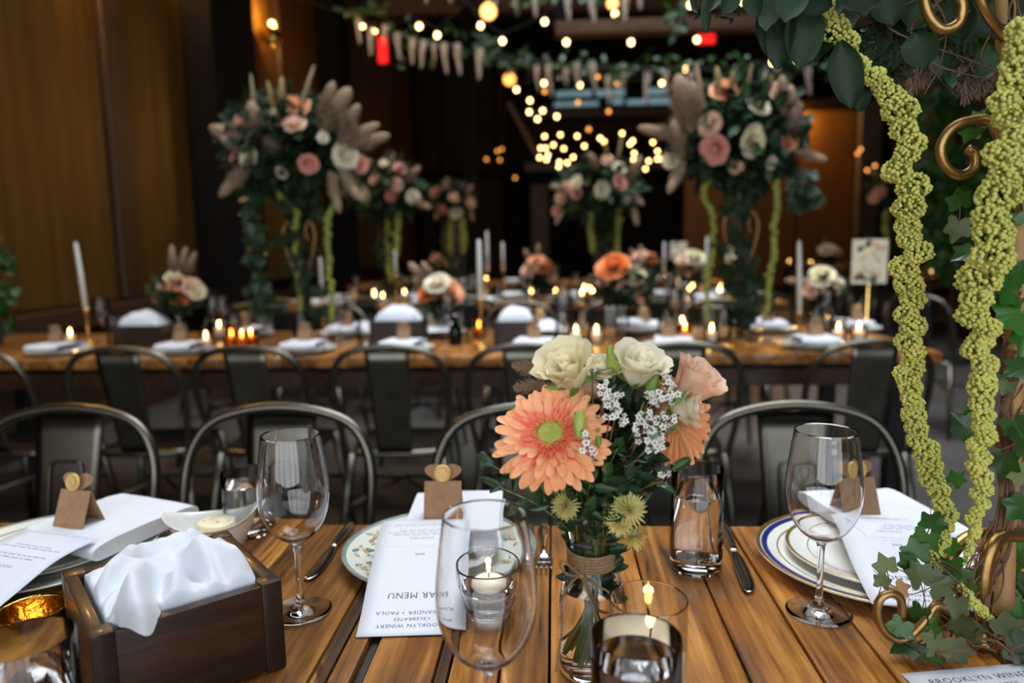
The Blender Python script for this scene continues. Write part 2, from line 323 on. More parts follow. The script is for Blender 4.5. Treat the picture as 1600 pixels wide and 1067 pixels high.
# ================================================================== the room
def room():
    f = MB().box(-4, 8, -3.3, 17.4, -.1, 0).build('floor', 'floor', smooth=False); struct(f)
    # expansion joints in the concrete
    for k, x in enumerate((-1.6, .4, 2.4, 4.4, 6.4)):
        MB().box(x-.006, x+.006, -3.2, 17, 0, .0015).build('floor_joint', 'nearblack', f, False)
    # ceiling round the skylight
    sx0, sx1, sy0, sy1 = SKY[0]-SKY[3]/2, SKY[0]+SKY[3]/2, SKY[1]-SKY[4]/2, SKY[1]+SKY[4]/2
    r0, r1, q0, q1 = SKY2[0]-SKY2[2]/2, SKY2[0]+SKY2[2]/2, SKY2[1]-SKY2[3]/2, SKY2[1]+SKY2[3]/2
    c = MB().box(-4, 8, sy1, q0, 6, 6.2).box(-4, 8, q1, 17.4, 6, 6.2).box(-4, r0, q0, q1, 6, 6.2).box(r1, 8, q0, q1, 6, 6.2).box(-4, 8, -3.3, sy0, 6, 6.2).box(-4, sx0, sy0, sy1, 6, 6.2).box(sx1, 8, sy0, sy1, 6, 6.2).build('ceiling', 'nearblack', smooth=False); struct(c)
    wdw = struct(MB().box(sx0, sx1, sy0, sy1, 6.1, 6.11).build('window_1', 'tglass', smooth=False))
    for k in range(6):
        x = sx0+(sx1-sx0)*k/5; MB().box(x-.03, x+.03, sy0, sy1, 5.8, 5.88).build('glazing_bar', 'blacksteel', wdw, False)
    for k in range(5):
        y = sy0+(sy1-sy0)*k/4; MB().box(sx0, sx1, y-.03, y+.03, 5.8, 5.88).build('glazing_bar', 'blacksteel', wdw, False)
    wd2 = struct(MB().box(r0, r1, q0, q1, 6.1, 6.11).build('window_10', 'tglass', smooth=False))
    for k in range(5): x = r0+(r1-r0)*k/4; MB().box(x-.03, x+.03, q0, q1, 5.8, 5.88).build('glazing_bar', 'blacksteel', wd2, False)
    for k in range(4): y = q0+(q1-q0)*k/3; MB().box(r0, r1, y-.03, y+.03, 5.8, 5.88).build('glazing_bar', 'blacksteel', wd2, False)
    # wall behind the camera with its big window
    wf = struct(MB().box(-4, WIN[0], -3.3, -3.1, 0, 6).box(WIN[1], 8, -3.3, -3.1, 0, 6).box(WIN[0], WIN[1], -3.3, -3.1, 0, WIN[2]).box(WIN[0], WIN[1], -3.3, -3.1, WIN[3], 6).build('wall_front', 'brownwall', smooth=False))
    w2 = struct(MB().box(WIN[0], WIN[1], -3.2, -3.19, WIN[2], WIN[3]).build('window_2', 'tglass', smooth=False))
    for k in range(6):
        x = WIN[0]+(WIN[1]-WIN[0])*k/5; MB().box(x-.03, x+.03, -2.93, -2.87, WIN[2], WIN[3]).build('mullion', 'blacksteel', w2, False)
    for k in range(4):
        z = WIN[2]+(WIN[3]-WIN[2])*k/3; MB().box(WIN[0], WIN[1], -2.93, -2.87, z-.03, z+.03).build('mullion', 'blacksteel', w2, False)
    # left wall: bronze panels between dark pilasters
    wl = struct(MB().box(-4, -3.28, -3.3, 17.4, 0, 6).build('wall_left', 'nearblack', smooth=False))
    def pan(y0, y1, m='panel', z0=.84, z1=5.9, x=-3.2, name='panel'): return MB().bbox(-3.3, x, y0, y1, z0, z1, .012).build(name, m, wl, False)
    for a, b in ((-2.9, -1.2), (-1.1, .6), (.7, 2.9), (3.0, 5.16), (5.43, 6.38), (7.45, 8.62), (8.78, 10.2), (10.95, 12.4), (12.55, 14.2), (14.35, 16.8)): pan(a, b)
    for a, b in ((2.9, 3.0), (5.18, 5.41), (8.63, 8.77), (12.41, 12.54)): pan(a, b, 'trim', x=-3.16, name='panel_strip')
    for a, b in ((6.42, 7.38), (10.25, 10.9)): pan(a, b, 'nearblack', z0=0, x=-2.95, name='pilaster')
    for a, b in ((-2.9, 2.9), (3.0, 6.38), (7.45, 10.2), (10.95, 16.8)): pan(a, b, 'brownwall', z0=.02, z1=.70, name='wainscot_panel')
    tr = struct(MB().bbox(-3.3, -3.05, -3, 6.4, .70, .83, .01).build('trim_1', 'trim', smooth=False))
    struct(MB().bbox(-3.3, -3.12, -3, 17, .0, .14, .01).build('baseboard_left', 'trim', smooth=False))
    # far wall
    wb_ = struct(MB().box(-4, 8, 17.1, 17.4, 0, 6).build('wall_back', 'nearblack', smooth=False))
    def bp(x0, x1, z0, z1, m, d=.05, name='panel'): return MB().bbox(x0, x1, 17.1-d, 17.15, z0, z1, .01).build(name, m, wb_, False)
    for k in range(4): bp(-3.15+k*.62, -2.6+k*.62, 2.95, 5.9, 'brownwall')
    bp(-3.1, -2.75, .1, 2.7, 'brownwall'); bp(-1.85, -1.2, .1, 2.7, 'brownwall')
    bp(-1.05, -.75, .05, 6, 'nearblack', .25, 'column'); bp(-.5, -.12, .05, 2.55, 'greycol', .2, 'column')
    for x0, x1 in ((3.0, 4.2), (4.25, 5.5), (5.55, 6.75)): bp(x0, x1, .1, 4.3, 'ochre')
    bp(6.8, 7.25, .05, 4.2, 'greycol', .25, 'column')
    bp(-.6, 7.4, 4.02, 4.22, 'trim', .2, 'ledge'); bp(-.6, 3.0, 3.55, 3.95, 'brownwall', .1); bp(-.6, 3, 4.9, 5.15, 'trim', .2, 'ledge')
    bp(-.65, 2.95, 2.85, 3.05, 'trim', .15, 'ledge')
    d = struct(MB().bbox(-2.62, -1.9, 17.02, 17.12, .05, 2.7, .01).build('door_1', 'teal', smooth=False))
    MB().tube([(-2.0, 17.0, 1.0), (-2.0, 16.96, 1.0), (-2.0, 16.96, 1.3), (-2.0, 17.0, 1.3)], .012).build('door_handle', 'brass', d)
    MB().bbox(-2.5, -2.02, 16.99, 17.03, 1.3, 2.5, .006).build('door_pane', 'teal', d, False)
    n = 3
    for (x0, x1, y0, y1) in ((869, 925, 141, 152), (932, 976, 139, 151), (866, 935, 158, 167), (957, 974, 152, 163), (980, 1010, 155, 164), (1012, 1040, 137, 148), (1013, 1050, 152, 163)):
        a = aty(x0, y1, 17); b = aty(x1, y0, 17)
        p = struct(MB().box(a.x, b.x, 17.0, 17.06, a.z, b.z).build('window_%d' % n, 'sky_pane', smooth=False)); n += 1
        MB().box(a.x-.04, b.x+.04, 16.97, 17.05, a.z-.05, a.z-.005).build('window_frame', 'blacksteel', p, False)
    wr = struct(MB().box(7.5, 8, -3.3, 17.4, 0, 6).build('wall_right', 'brownwall', smooth=False))
    for k in range(8): MB().bbox(7.42, 7.52, -2.6+k*2.4, -.4+k*2.4, .2, 5.8, .012).build('panel', 'brownwall', wr, False)
    # roof beams
    a = aty(868, 47, 10); b = aty(1205, 30, 10)
    bm_ = struct(MB().bbox(a.x, 7.5, 9.9, 10.15, a.z-.08, a.z+.08, .012).build('trim_2', 'beam', smooth=False))
    MB().bbox(a.x-.02, a.x+.16, 9.92, 10.13, a.z+.08, 6.05, .01).build('hanger_post', 'nearblack', bm_, False)
    struct(MB().bbox(-3.3, 7.5, 12.6, 12.85, 5.05, 5.3, .012).build('trim_3', 'beam', smooth=False))
    struct(MB().bbox(-1.45, -1.25, 11.9, 12.1, 0, 6, .012).build('trim_4', 'nearblack', smooth=False))
    # diagonal timber brace by the dark post
    p, q = aty(795, 160, 12), aty(840, 245, 12)
    struct(MB().tube([p, q], .045, 6).build('trim_5', 'beam', smooth=False))
room()

# ================================================================== tables and chairs
TZ = .75
def table(label, x0, x1, y0, y1, joints, special={}):
    t = thing('dining_table', label, 'table', ((x0+x1)/2, (y0+y1)/2, 0), group='long plank banquet tables'); cx, cy = (x0+x1)/2, (y0+y1)/2
    js = [x0]+[j for j in joints if x0+.03 < j < x1-.03]+[x1]
    r = random.Random(int(abs(x0*100)))
    cache = {}
    for i in range(len(js)-1):
        a, b = js[i], js[i+1]; m = special.get(i, 'tablewood'); g = .0013; h = r.uniform(-.0012, .0)
        if m == 'blackstrip': h = -.006
        key = (round(b-a, 4), m)
        if key in cache: o = link('plank', cache[key], t)
        else:
            o = MB().bbox(-(b-a)/2+g, (b-a)/2-g, (y0-y1)/2, (y1-y0)/2, -.042, 0, .0022).build('plank', m, t, True, sharp=40); cache[key] = o.data
        o.location = ((a+b)/2-cx, 0, TZ+h)
    MB().box(x0-cx+.02, x1-cx-.02, y0-cy+.02, y1-cy-.02, TZ-.06, TZ-.043).build('underlay', 'nearblack', t, False)
    MB().bbox(x0-cx+.08, x1-cx-.08, y0-cy+.06, y0-cy+.09, TZ-.14, TZ-.06, .003).bbox(x0-cx+.08, x1-cx-.08, y1-cy-.09, y1-cy-.06, TZ-.14, TZ-.06, .003).build('apron', 'darkwood', t, False)
    lg = None
    for sx in (x0-cx+.12, x1-cx-.12):
        for sy in (y0-cy+.1, y1-cy-.1):
            if lg is None: lg = MB().bbox(-.035, .035, -.035, .035, 0, TZ-.06, .004).build('leg', 'blacksteel', t, False).data; bpy.data.objects[-1] if False else None; l0 = [o for o in kids(t) if o.name.startswith('leg')][0]; l0.location = (sx, sy, 0)
            else: link('leg', lg, t, (sx, sy, 0))
    return t
J1 = [-1.36, -1.24, -1.13, -1.0, -.88, -.76, -.63, -.52, -.40, -.257, -.238, -.213, -.2014, -.128, -.1136, -.0608, -.0088, .112, .194, .268, .341, .463, .58, .70, .82, .95, 1.08]
X1a = -1.48
sp = {}
js1 = [X1a]+J1
for i in range(len(js1)):
    if js1[i] == -.257: sp[i] = 'darkwood'
    if js1[i] == -.213: sp[i] = 'blackstrip'
    if js1[i] == -.128: sp[i] = 'darkwood'
table('glossy reclaimed plank table in the foreground, laid with glasses and menus', X1a, 1.2, .2, 1.097, J1, sp)
J = lambda a, b, s=.135: [a+s*k for k in range(1, int((b-a)/s))]
table('long plank table right behind the front row of metal chairs', -3.0, 1.5, 2.86, 3.80, J(-3, 1.5))
table('plank table in the third row, below the two middle flower balls', -2.6, 1.7, 5.35, 6.25, J(-2.6, 1.7))
table('plank table in the fourth row, far back near the dim door', -2.4, 1.9, 8.3, 9.2, J(-2.4, 1.9, .17))
table('candlelit long table along the right side, below the ochre panels', 4.3, 5.4, 8.6, 14.2, J(4.3, 5.4, .18))

def make_chair():
    t = thing('metal_chair', 'x', 'chair', group='metal cafe chairs')
    # hoop
    half = [(-.178, .165, .44), (-.198, .19, .56), (-.207, .215, .66), (-.200, .238, .745), (-.165, .254, .808), (-.10, .262, .838), (0, .265, .850)]
    pts = half+[(-x, y, z) for x, y, z in half[-2::-1]]
    MB().tube(spline(pts, 48), .0115, 10).build('hoop', 'steel', t)
    # pressed sheet splat: 3 cm flange lines and a raised outline
    yy = lambda z: .172+.093*((z-.44)/.4)**.9 if z > .44 else .172
    def sp_(u, v):
        z = .445+v*.392; w_ = .062+.016*v; x = (u-.5)*2*w_
        return (x, yy(z)-.0015*math.cos((u-.5)*PI)+.0015, z)
    s = MB().grid(sp_, 9, 9).build('splat', 'steel', t); md = s.modifiers.new('solid', 'SOLIDIFY'); md.thickness = .004
    rr = [];
    for (u, v) in ((-.032, .02), (-.036, .5), (-.037, .68), (-.030, .735), (0, .742), (.030, .735), (.037, .68), (.036, .5), (.032, .02)): z = .445+v*.392; rr.append((u, yy(z)-.003, z))
    MB().tube(spline(rr, 30), .0035, 6).build('raised_outline', 'steel', s)
    # seat pan
    def seat(u, v):
        x = (u-.5)*2; y = (v-.5)*2; k = (1-.10*abs(x*y)**2)
        return (x*.178*k*(1-.04*y), y*.178*k, .45-.012*(1-x*x)*(1-y*y)-.0*y)
    q = MB().grid(seat, 11, 11).build('seat', 'steel', t); md = q.modifiers.new('solid', 'SOLIDIFY'); md.thickness = .022; md.offset = -1
    for sx in (-1, 1):
        for sy in (-1, 1):
            MB().tube([(sx*.165, sy*.16, .44), (sx*.195, sy*.19, .2), (sx*.215, sy*.215, 0)], [.019, .016, .012], 8).build('leg', 'steel', t)
    MB().tube([(-.19, -.185, .24), (0, 0, .30), (.19, .185, .24)], .007, 6).tube([(.19, -.185, .24), (0, 0, .296), (-.19, .185, .24)], .007, 6).build('cross_brace', 'steel', t)
    return t
chair0 = make_chair(); first_chair = [True]
def chair(x, y, rz, label):
    if first_chair[0]:
        first_chair[0] = False; chair0.location = (x, y, 0); chair0.rotation_euler = (0, 0, rz); chair0['label'] = label; TREE[chair0.name] = kids(chair0)
        for c in TREE[chair0.name]: TREE[c.name] = kids(c)
    else: dup(chair0, (x, y, 0), rz, label)
for px, rz, lb in ((105, 0, 'dark metal hoop-back chair behind the leftmost plate, cut by the left picture edge'), (431, R(-2), 'hoop-back metal chair with a bright panel, behind the left wine glass'),
               (838, R(2), 'hoop-back metal chair half hidden behind the bouquet in the vase'), (1247, R(1), 'grey hoop-back metal chair behind the wine glass by the hanging green strands')):
    chair(aty(px, 640, 1.50).x, 1.24, rz, lb)
NX = [-2.10, -1.56, -1.08, -.59, -.10, .44, 1.06]
for i, x in enumerate(NX): chair(x, 2.71, PI+R((-2, 3, -1, 2, 0, -2, 1)[i]), f'dark metal chair seen from behind, {ORD[i]} from left on near side of second table')
for i, x in enumerate((-1.9, -1.35, -.75, -.2, .35, .95)): chair(x, 4.02, R((3, -4, 2, 0, -3, 4)[i]), f'dark metal chair facing the camera, {ORD[i]} from left on far side of second table')
for i, x in enumerate((-1.9, -1.25, -.6, .05, .7, 1.35)): chair(x, 5.07, PI+R((3, -4, 2, 0, -3, 4)[i]), f'dark metal chair, {ORD[i]} from left on near side of third table row')
for i, x in enumerate((-1.6, -.9, -.2, .5, 1.2)): chair(x, 6.52, R((3, -4, 2, 0, -3)[i]), f'dark metal chair, {ORD[i]} from left on far side of third table row')
for i, x in enumerate((-1.6, -.9, -.2, .5, 1.2)): chair(x, 8.12, PI, f'dark metal chair, {ORD[i]} from left on near side of fourth table row')
for i, y in enumerate((9.0, 9.7, 10.4, 11.1, 11.9)): chair(4.12, y, R(90), f'dark metal chair, {ORD[i]} nearest along the candlelit side table')
chair(2.4, 4.6, R(120), 'dark metal chair pulled out on the grey floor behind the hanging green strands')

# ================================================================== tableware of the front table
WG = [(.0, .0), (.034, .0), (.0362, .0008), (.0362, .0018), (.022, .0042), (.010, .0085), (.0052, .016), (.0040, .030), (.0037, .055), (.0043, .078), (.0065, .087), (.013, .0915), (.024, .0995), (.034, .1135), (.0405, .1315), (.0425, .148), (.0415, .168), (.0385, .193), (.0345, .2200),
      (.0340, .2206), (.0335, .2200), (.0375, .193), (.0405, .168), (.0415, .148), (.0395, .132), (.033, .1145), (.0235, .1015), (.013, .0945), (.004, .092), (.0, .0918)]
def prof_smooth(P, k=3): return [(max(0, p.x), p.y) for p in spline([(a, b, 0) for a, b in P], (len(P)-1)*k)]
_me = {}
def shared(key, fn):
    if key not in _me: _me[key] = fn()
    return _me[key]
def wine_glass(loc, label, m='glass', group=None):
    key = 'wg'+m
    if key not in _me:
        o = MB().lathe([(0, 0), (.01, 0), (.02, 0), (.03, 0)]+prof_smooth(WG[1:], 3 if m == 'glass' else 1), 48 if m == 'glass' else 20).build('wine_glass', m, sharp=42); _me[key] = o.data; o.location = Vector(loc)+V3(0, 0, .0008)
    else: o = link('wine_glass', _me[key], None, Vector(loc)+V3(0, 0, .0008))
    return tag(o, label, 'wine glass', group)
def tumbler(loc, label, r=.035, h=.141, level=.105, m='glass', wm='water', group=None, n=40):
    t = thing('water_glass', label, 'glass', Vector(loc)+V3(0, 0, .0008), group=group)
    gb, mt = .0015, .016
    P = [(0, .0), (r-.004, .0), (r-.001, .002), (r, .006), (r, h-.001), (r-.0006, h), (r-.0014, h-.001), (r-.0016, mt+.006), (r-.004, mt+.001), (0, mt)]
    link('tumbler', shared(('tb', r, h, m), lambda: MB().lathe(P, n).build('tumbler', m, t, sharp=35).data), t) if ('tb', r, h, m) in _me else shared(('tb', r, h, m), lambda: MB().lathe(P, n).build('tumbler', m, t, sharp=35).data)
    if level:
        W = [(0, mt+.0004), (r-.0045, mt+.0014), (r-.0019, mt+.006), (r-.0019, level-.0006), (r-.0026, level), (0, level-.0002)]
        MB().lathe(W, n).build('water', wm, t, sharp=35)
    return t
def flame(parent, loc, s=1.0):
    P = [(0, 0), (.0028, .003), (.0042, .008), (.0034, .015), (.0016, .022), (0, .028)]
    key = 'flame'
    if key not in _me: o = MB().lathe(P, 8).build('flame', 'flame', parent); _me[key] = o.data
    else: o = link('flame', _me[key], parent)
    o.location = loc; o.scale = (s,)*3; return o

def candle_light(t, loc, e):
    l = bpy.data.lights.new('candle_light', 'POINT'); l.energy = e; l.color = (1, .58, .24); l.shadow_soft_size = .004; o = bpy.data.objects.new('candle_light', l); col.objects.link(o); o.parent = t; o.location = loc
wine_glass(atz(470, 955), 'empty wine glass beside the dark wooden bread box')
wine_glass((-.0585, .5645, TZ), 'large empty wine glass in front of the floating candle bowl')
wine_glass(atz(1279, 957), 'empty wine glass in front of the gold-rimmed plate on the right')
p = atz(1087, 888); tumbler(p, 'tall glass of water just right of the flower vase')
p = atz(994, 994, .891); tumbler((p.x, p.y, TZ), 'glass of water at the bottom edge in front of the vase', level=.123)
p = atz(38, 998, .891); tumbler((p.x, p.y, TZ), 'glass of water in the bottom left corner', level=.10)
p = aty(382, 752, 1.055); tumbler((p.x, 1.055, TZ), 'short glass of water behind the white butter dish', h=.10, level=.08)

# lit candle glass beside the front water glass
p = atz(1018, 987, .885)
t = thing('candle_glass', 'clear candle glass glowing behind the front water glass', 'candle', (.079, .598, TZ))
r = .034
MB().lathe([(0, 0), (r-.002, 0), (r, .004), (r, .134), (r-.0008, .135), (r-.0016, .134), (r-.0018, .008), (0, .007)], 40).build('cup', 'glass', t, sharp=35)
MB().lathe([(0, .0085), (r-.0035, .0085), (r-.003, .012), (r-.003, .086), (r-.005, .089), (.012, .088), (0, .086)], 32).build('candle', 'wax', t, sharp=35)
MB().tube([(0, 0, .086), (.001, 0, .098)], .0008, 5).build('wick', 'wick', t); flame(t, (0, 0, .095), .85); candle_light(t, (0, 0, .110), .45)

# votive bowl with floating candle
p = atz(765, 962)
t = thing('votive_bowl', 'faceted glass bowl with a lit floating candle behind the wine glass', 'candle', (p.x, p.y, TZ))
def facet(a, r_, z):
    if r_ > .012 and .006 < z < .062: r_ = r_*(1+.018*math.cos(a*14+z*60))
    return (r_, z)
MB().lathe(prof_smooth([(0, 0), (.022, 0), (.027, .004), (.036, .025), (.0415, .045), (.043, .066), (.0425, .0672), (.0415, .066), (.0395, .046), (.034, .026), (.024, .010), (0, .008)], 3), 56, fn=facet).build('bowl', 'glass', t)
MB().lathe([(0, .0082), (.023, .0092), (.0335, .0255), (.0375, .0385), (.0368, .039), (0, .0388)], 40).build('water', 'water', t, sharp=35)
c = MB().lathe(prof_smooth([(0, .028), (.014, .028), (.0205, .034), (.0225, .041), (.019, .047), (.010, .050), (0, .049)], 3), 32).build('floating_candle', 'wax', t)
MB().tube([(0, 0, .048), (.0006, 0, .057)], .0007, 5).build('wick', 'wick', c); flame(t, (0, 0, .055), .75); candle_light(t, (0, 0, .070), .25)

# gilded votive partly hidden in the corner
p = atz(4, 1000, .80)
t = thing('gilded_votive', 'gilded glass votive behind the corner water glass', 'candle', (p.x-.005, p.y+.05, TZ))
MB().lathe(prof_smooth([(0, 0), (.022, 0), (.026, .003), (.033, .03), (.034, .055), (.0332, .0556), (.031, .03), (.024, .006), (0, .005)], 3), 32).build('cup', 'goldglass', t)
MB().lathe([(0, .006), (.018, .006), (.019, .02), (0, .021)], 20).build('tealight', 'wax', t); flame(t, (0, 0, .024), .6)

# plates
def plate(name, label, loc, r, h, bands=(), m='china', well=.62, z0=.0, cat='plate'):
    t = thing(name, label, cat, loc)
    top = lambda q: .0045 if q < well*r else .0045+(h-.0045)*min(1, ((q-well*r)/((1-well)*r)))**.8
    qs = [0, .3*r, .55*r, well*r, (well+.06)*r, (well+.15)*r, (well+.25)*r, .95*r, .99*r]
    P = [(q, top(q)) for q in qs]+[(r, h-.0008), (r*.99, h-.0028)]+[(q, top(q)-.0035) for q in qs[6:2:-1]]+[(well*r*.95, 0), (0, 0)]
    MB().lathe(P[::-1], 72).build('body', m, t)
    for (q0, q1, bm_) in bands:
        MB().lathe([(q0*r, top(q0*r)+.0001), (q0*r, top(q0*r)+.0005), ((q0+q1)/2*r, top((q0+q1)/2*r)+.0006), (q1*r, top(min(q1*r, r))+.0005), (q1*r, top(q1*r)-.0001)], 72).build('rim_band', bm_, t)
    return t, top
def blossoms(t, top, r, angs, seed=1):
    g = random.Random(seed); mbs = {k: MB() for k in ('print_peach', 'print_yellow', 'print_teal')}
    for a in angs:
        for k in range(11):
            da = g.gauss(0, .12); q = r*min(.93, max(.68, g.gauss(.80, .06))); m = g.choice(list(mbs))
            z = top(q)+.0006; sl = math.atan2(top(q+.002)-top(q-.002), .004)
            Rm = Matrix.Rotation(a+da, 3, 'Z') @ Matrix.Rotation(-sl, 3, 'Y') @ Matrix.Rotation(g.uniform(0, 3), 3, 'Z')
            s = g.uniform(.0035, .0085); mbs[m].ball((q*math.cos(a+da), q*math.sin(a+da), z), s, 1, (1, .5, .06), 0, Rm)
    for m, b in mbs.items():
        o = b.build('printed_blossoms', m, t); o['kind'] = 'stuff'
P2 = V3(-.1655, .975, TZ)
t, tp = plate('dinner_plate', 'cream dinner plate with printed blossoms under the middle menu', P2, .137, .019, ((.955, .985, 'greyband'), (.985, 1.0, 'greyband')))
blossoms(t, tp, .137, [R(a) for a in (150, 185, 215, 120, 20, -20, 60, 250, 290)])
t, tp = plate('bread_plate', 'small pale plate stacked on the blossom-printed dinner plate', P2+V3(0.004, .004, .0052), .085, .014, ((.95, .97, 'greyband'),), 'china_white'); 
P1 = V3(-.735, .958, TZ)
t, tp = plate('dinner_plate', 'cream dinner plate at far left, partly behind the bread box', P1, .148, .019, ((.955, .985, 'greyband'),)); blossoms(t, tp, .148, [R(a) for a in (20, 50, 80, -40, 200, 250)], 4)
plate('bread_plate', 'small plate under the leftmost napkin and menu', P1+V3(0, 0, .0052), .105, .016, ((.95, .98, 'greyband'),), 'china')
P3 = V3(.432, .962, TZ)
plate('dinner_plate', 'white dinner plate with a cobalt blue and gilt rim on the right', P3, .155, .019, ((.955, .995, 'goldband'), (.895, .945, 'blueband'), (.80, .812, 'goldband')), 'china_white')
plate('bread_plate', 'small gilt-rimmed plate stacked on the cobalt-rimmed dinner plate', P3+V3(.004, .004, .0052), .118, .017, ((.95, .992, 'goldband'), (.74, .75, 'goldband')), 'china_white')

# napkins, folded into flat pockets
def napkin(label, c, w_, d, h, rz, seed, nl=2):
    t = thing('folded_napkin', label, 'napkin', c, rz)
    for k in range(nl):
        z0 = k*h/nl; ins = .001+.003*k
        def fn(u, v, z0=z0, ins=ins, k=k):
            # closed rounded profile across v, swept along u
            a = v*2*PI; cx_ = math.copysign(abs(math.cos(a))**.35, math.cos(a)); cz_ = math.copysign(abs(math.sin(a))**.7, math.sin(a))
            x = (u-.5)*(w_-2*ins*(k == 1)); y = cx_*(d/2-ins); z = z0+h/(2*nl)+cz_*h/(1.9*nl)
            z += .0035*mnoise.noise(Vector((x*16+seed, y*16, seed)))+.004*(u-.5)*(k-1)
            e = 1-.25*max(0, abs(u-.5)*2-.9)/.1
            return (x, y, max(0, z))
        MB().grid(fn, 17, 29).build('fold', 'linen', t)
        for u in (0, 1): MB().add([fn(u, j/28) for j in range(28)], [tuple(range(28)) if u == 0 else tuple(range(27, -1, -1))]).build('folded_edge', 'linen', t)
    return t
napkin('folded white napkin under the middle menu and kraft card', (-.150, 1.035, TZ+.0205), .145, .19, .027, R(3), 1)
napkin('folded white napkin on the leftmost plate', (-.668, 1.008, TZ+.0225), .15, .19, .024, R(-18), 2, 1)
napkin('folded white napkin on the gilt-rimmed plate', (.475, 1.055, TZ+.023), .155, .20, .022, R(12), 3, 1)

# menus
def text_geo(s, size):
    cu = bpy.data.curves.new('txt', 'FONT'); cu.body = s; cu.size = size; cu.align_x = 'CENTER'; cu.resolution_u = 2; cu.space_character = 1.12
    o = bpy.data.objects.new('txt', cu); col.objects.link(o); bpy.context.view_layer.update()
    me = bpy.data.meshes.new_from_object(o.evaluated_get(bpy.context.evaluated_depsgraph_get()))
    V = np.array([v.co[:] for v in me.vertices]); F = [tuple(p.vertices) for p in me.polygons]
    bpy.data.objects.remove(o); bpy.data.curves.remove(cu); bpy.data.meshes.remove(me); return V, F
def menu(label, near_l, down, across, w_, L, zs, lines, seed=0):
    """near_l: corner that the reader sees as top left is near_l + across*w; down: unit dir of reading downwards; across: unit dir of world +x side"""
    t = thing('menu_card', label, 'menu', near_l); g = random.Random(seed)
    zsp = spline([(a, b, 0) for a, b in zs], 40)
    def Z(v):
        for i in range(40):
            if zsp[i+1].x >= v: k = (v-zsp[i].x)/max(1e-6, zsp[i+1].x-zsp[i].x); return zsp[i].y+(zsp[i+1].y-zsp[i].y)*k
        return zsp[-1].y
    D, A = Vector(down), Vector(across)
    def pos(xr, yd, lift=0):      # xr: reader-x from card centre, yd: distance down from the top edge
        q = A*(w_/2-xr)+D*yd; return (q.x, q.y, Z(yd/L)+lift)
    s = MB().grid(lambda u, v: pos((u-.5)*w_, v*L), 7, 31).build('sheet', 'paper', t); md = s.modifiers.new('solid', 'SOLIDIFY'); md.thickness = .0005; md.offset = -1
    big = MB(); sm = MB()
    for (kind, txt, y, size) in lines:
        if kind == 'T':
            V, F = text_geo(txt, size); big.add([pos(v[0], y-v[1], .0006) for v in V], F)
        else:                      # rows of print too small to read
            for row in range(kind):
                yy = y+row*size*1.5; wtot = g.uniform(.45, .78)*w_; x = -wtot/2
                while x < wtot/2:
                    wl = min(g.uniform(.006, .014), wtot/2-x+.002)
                    sm.add([pos(x, yy, .0005), pos(x+wl, yy, .0005), pos(x+wl, yy-size*.5, .0005), pos(x, yy-size*.5, .0005)], [(0, 1, 2, 3)]); x += wl+.0025
    if big.v: o = big.build('lettering', 'ink', t, False); o['kind'] = 'stuff'
    if sm.v: o = sm.build('small_print', 'ink_pale', t, False); o['kind'] = 'stuff'
    return t
LN = [('T', 'BROOKLYN WINERY', .0175, .0080), ('T', 'CELEBRATES', .0275, .0070), ('T', 'ALEXANDER + PAOLA', .038, .0080), ('T', 'BAR MENU', .066, .0125),
      (4, '', .098, .0042), ('T', 'BEER', .135, .0055), (2, '', .144, .0042), ('T', 'COCKTAILS', .167, .0055), (3, '', .176, .0040), (2, '', .205, .004)]
a = atz(556, 995, .752); b = atz(716, 990, .752); f = atz(597, 836, .80)
A_ = (b-a); A_.z = 0; wd = .122; A_.normalize(); D_ = V3(-A_.y, A_.x, 0)
menu('white bar menu draped from the napkin to the table, in front of the floral plate', V3(a.x, a.y, TZ), D_, A_, wd, .225, [(0, .0015), (.2, .0125), (.34, .0235), (.5, .033), (.75, .0485), (1, .0505)], LN, 2)
f1 = atz(40, 826, .80); f2 = atz(157, 842, .80); A_ = f2-f1; A_.z = 0; A_.normalize(); D_ = V3(-A_.y, A_.x, 0); c = f1-D_*.25
menu('white bar menu slanting off the leftmost plate to the picture edge', V3(c.x, c.y, TZ), D_, A_, .132, .25, [(0, .0015), (.30, .012), (.5, .027), (.75, .0455), (1, .0485)], LN, 5)
n3 = atz(1349, 920, .772); f3 = atz(1307, 818, .80); D_ = (f3-n3); D_.z = 0; D_.normalize(); A_ = V3(D_.y, -D_.x, 0)
menu('white bar menu on the gilt-rimmed plate behind the ivy', V3(n3.x, n3.y, TZ)-D_*.035, D_, A_, .132, .205, [(0, .0205), (.4, .029), (.75, .0435), (1, .047)], LN, 8)
# near menu in the lower right corner, reading the other way round
q1 = atz(1407, 1051, .753); q2 = atz(1600, 1034, .753); A2 = (q2-q1); A2.z = 0; A2.normalize(); D2 = V3(A2.y, -A2.x, 0)
menu('white menu sheet cut by the bottom right corner', V3(q1.x, q1.y, TZ)+A2*.155, D2, -A2, .155, .24, [(0, .0016), (.5, .0016), (1, .0016)], [('T', 'BROOKLYN WINERY', .0215, .0115), ('T', 'CELEBRATES', .034, .009), ('T', 'ALEXANDER + PAOLA', .048, .0115), ('T', 'BAR MENU', .08, .015)], 9)

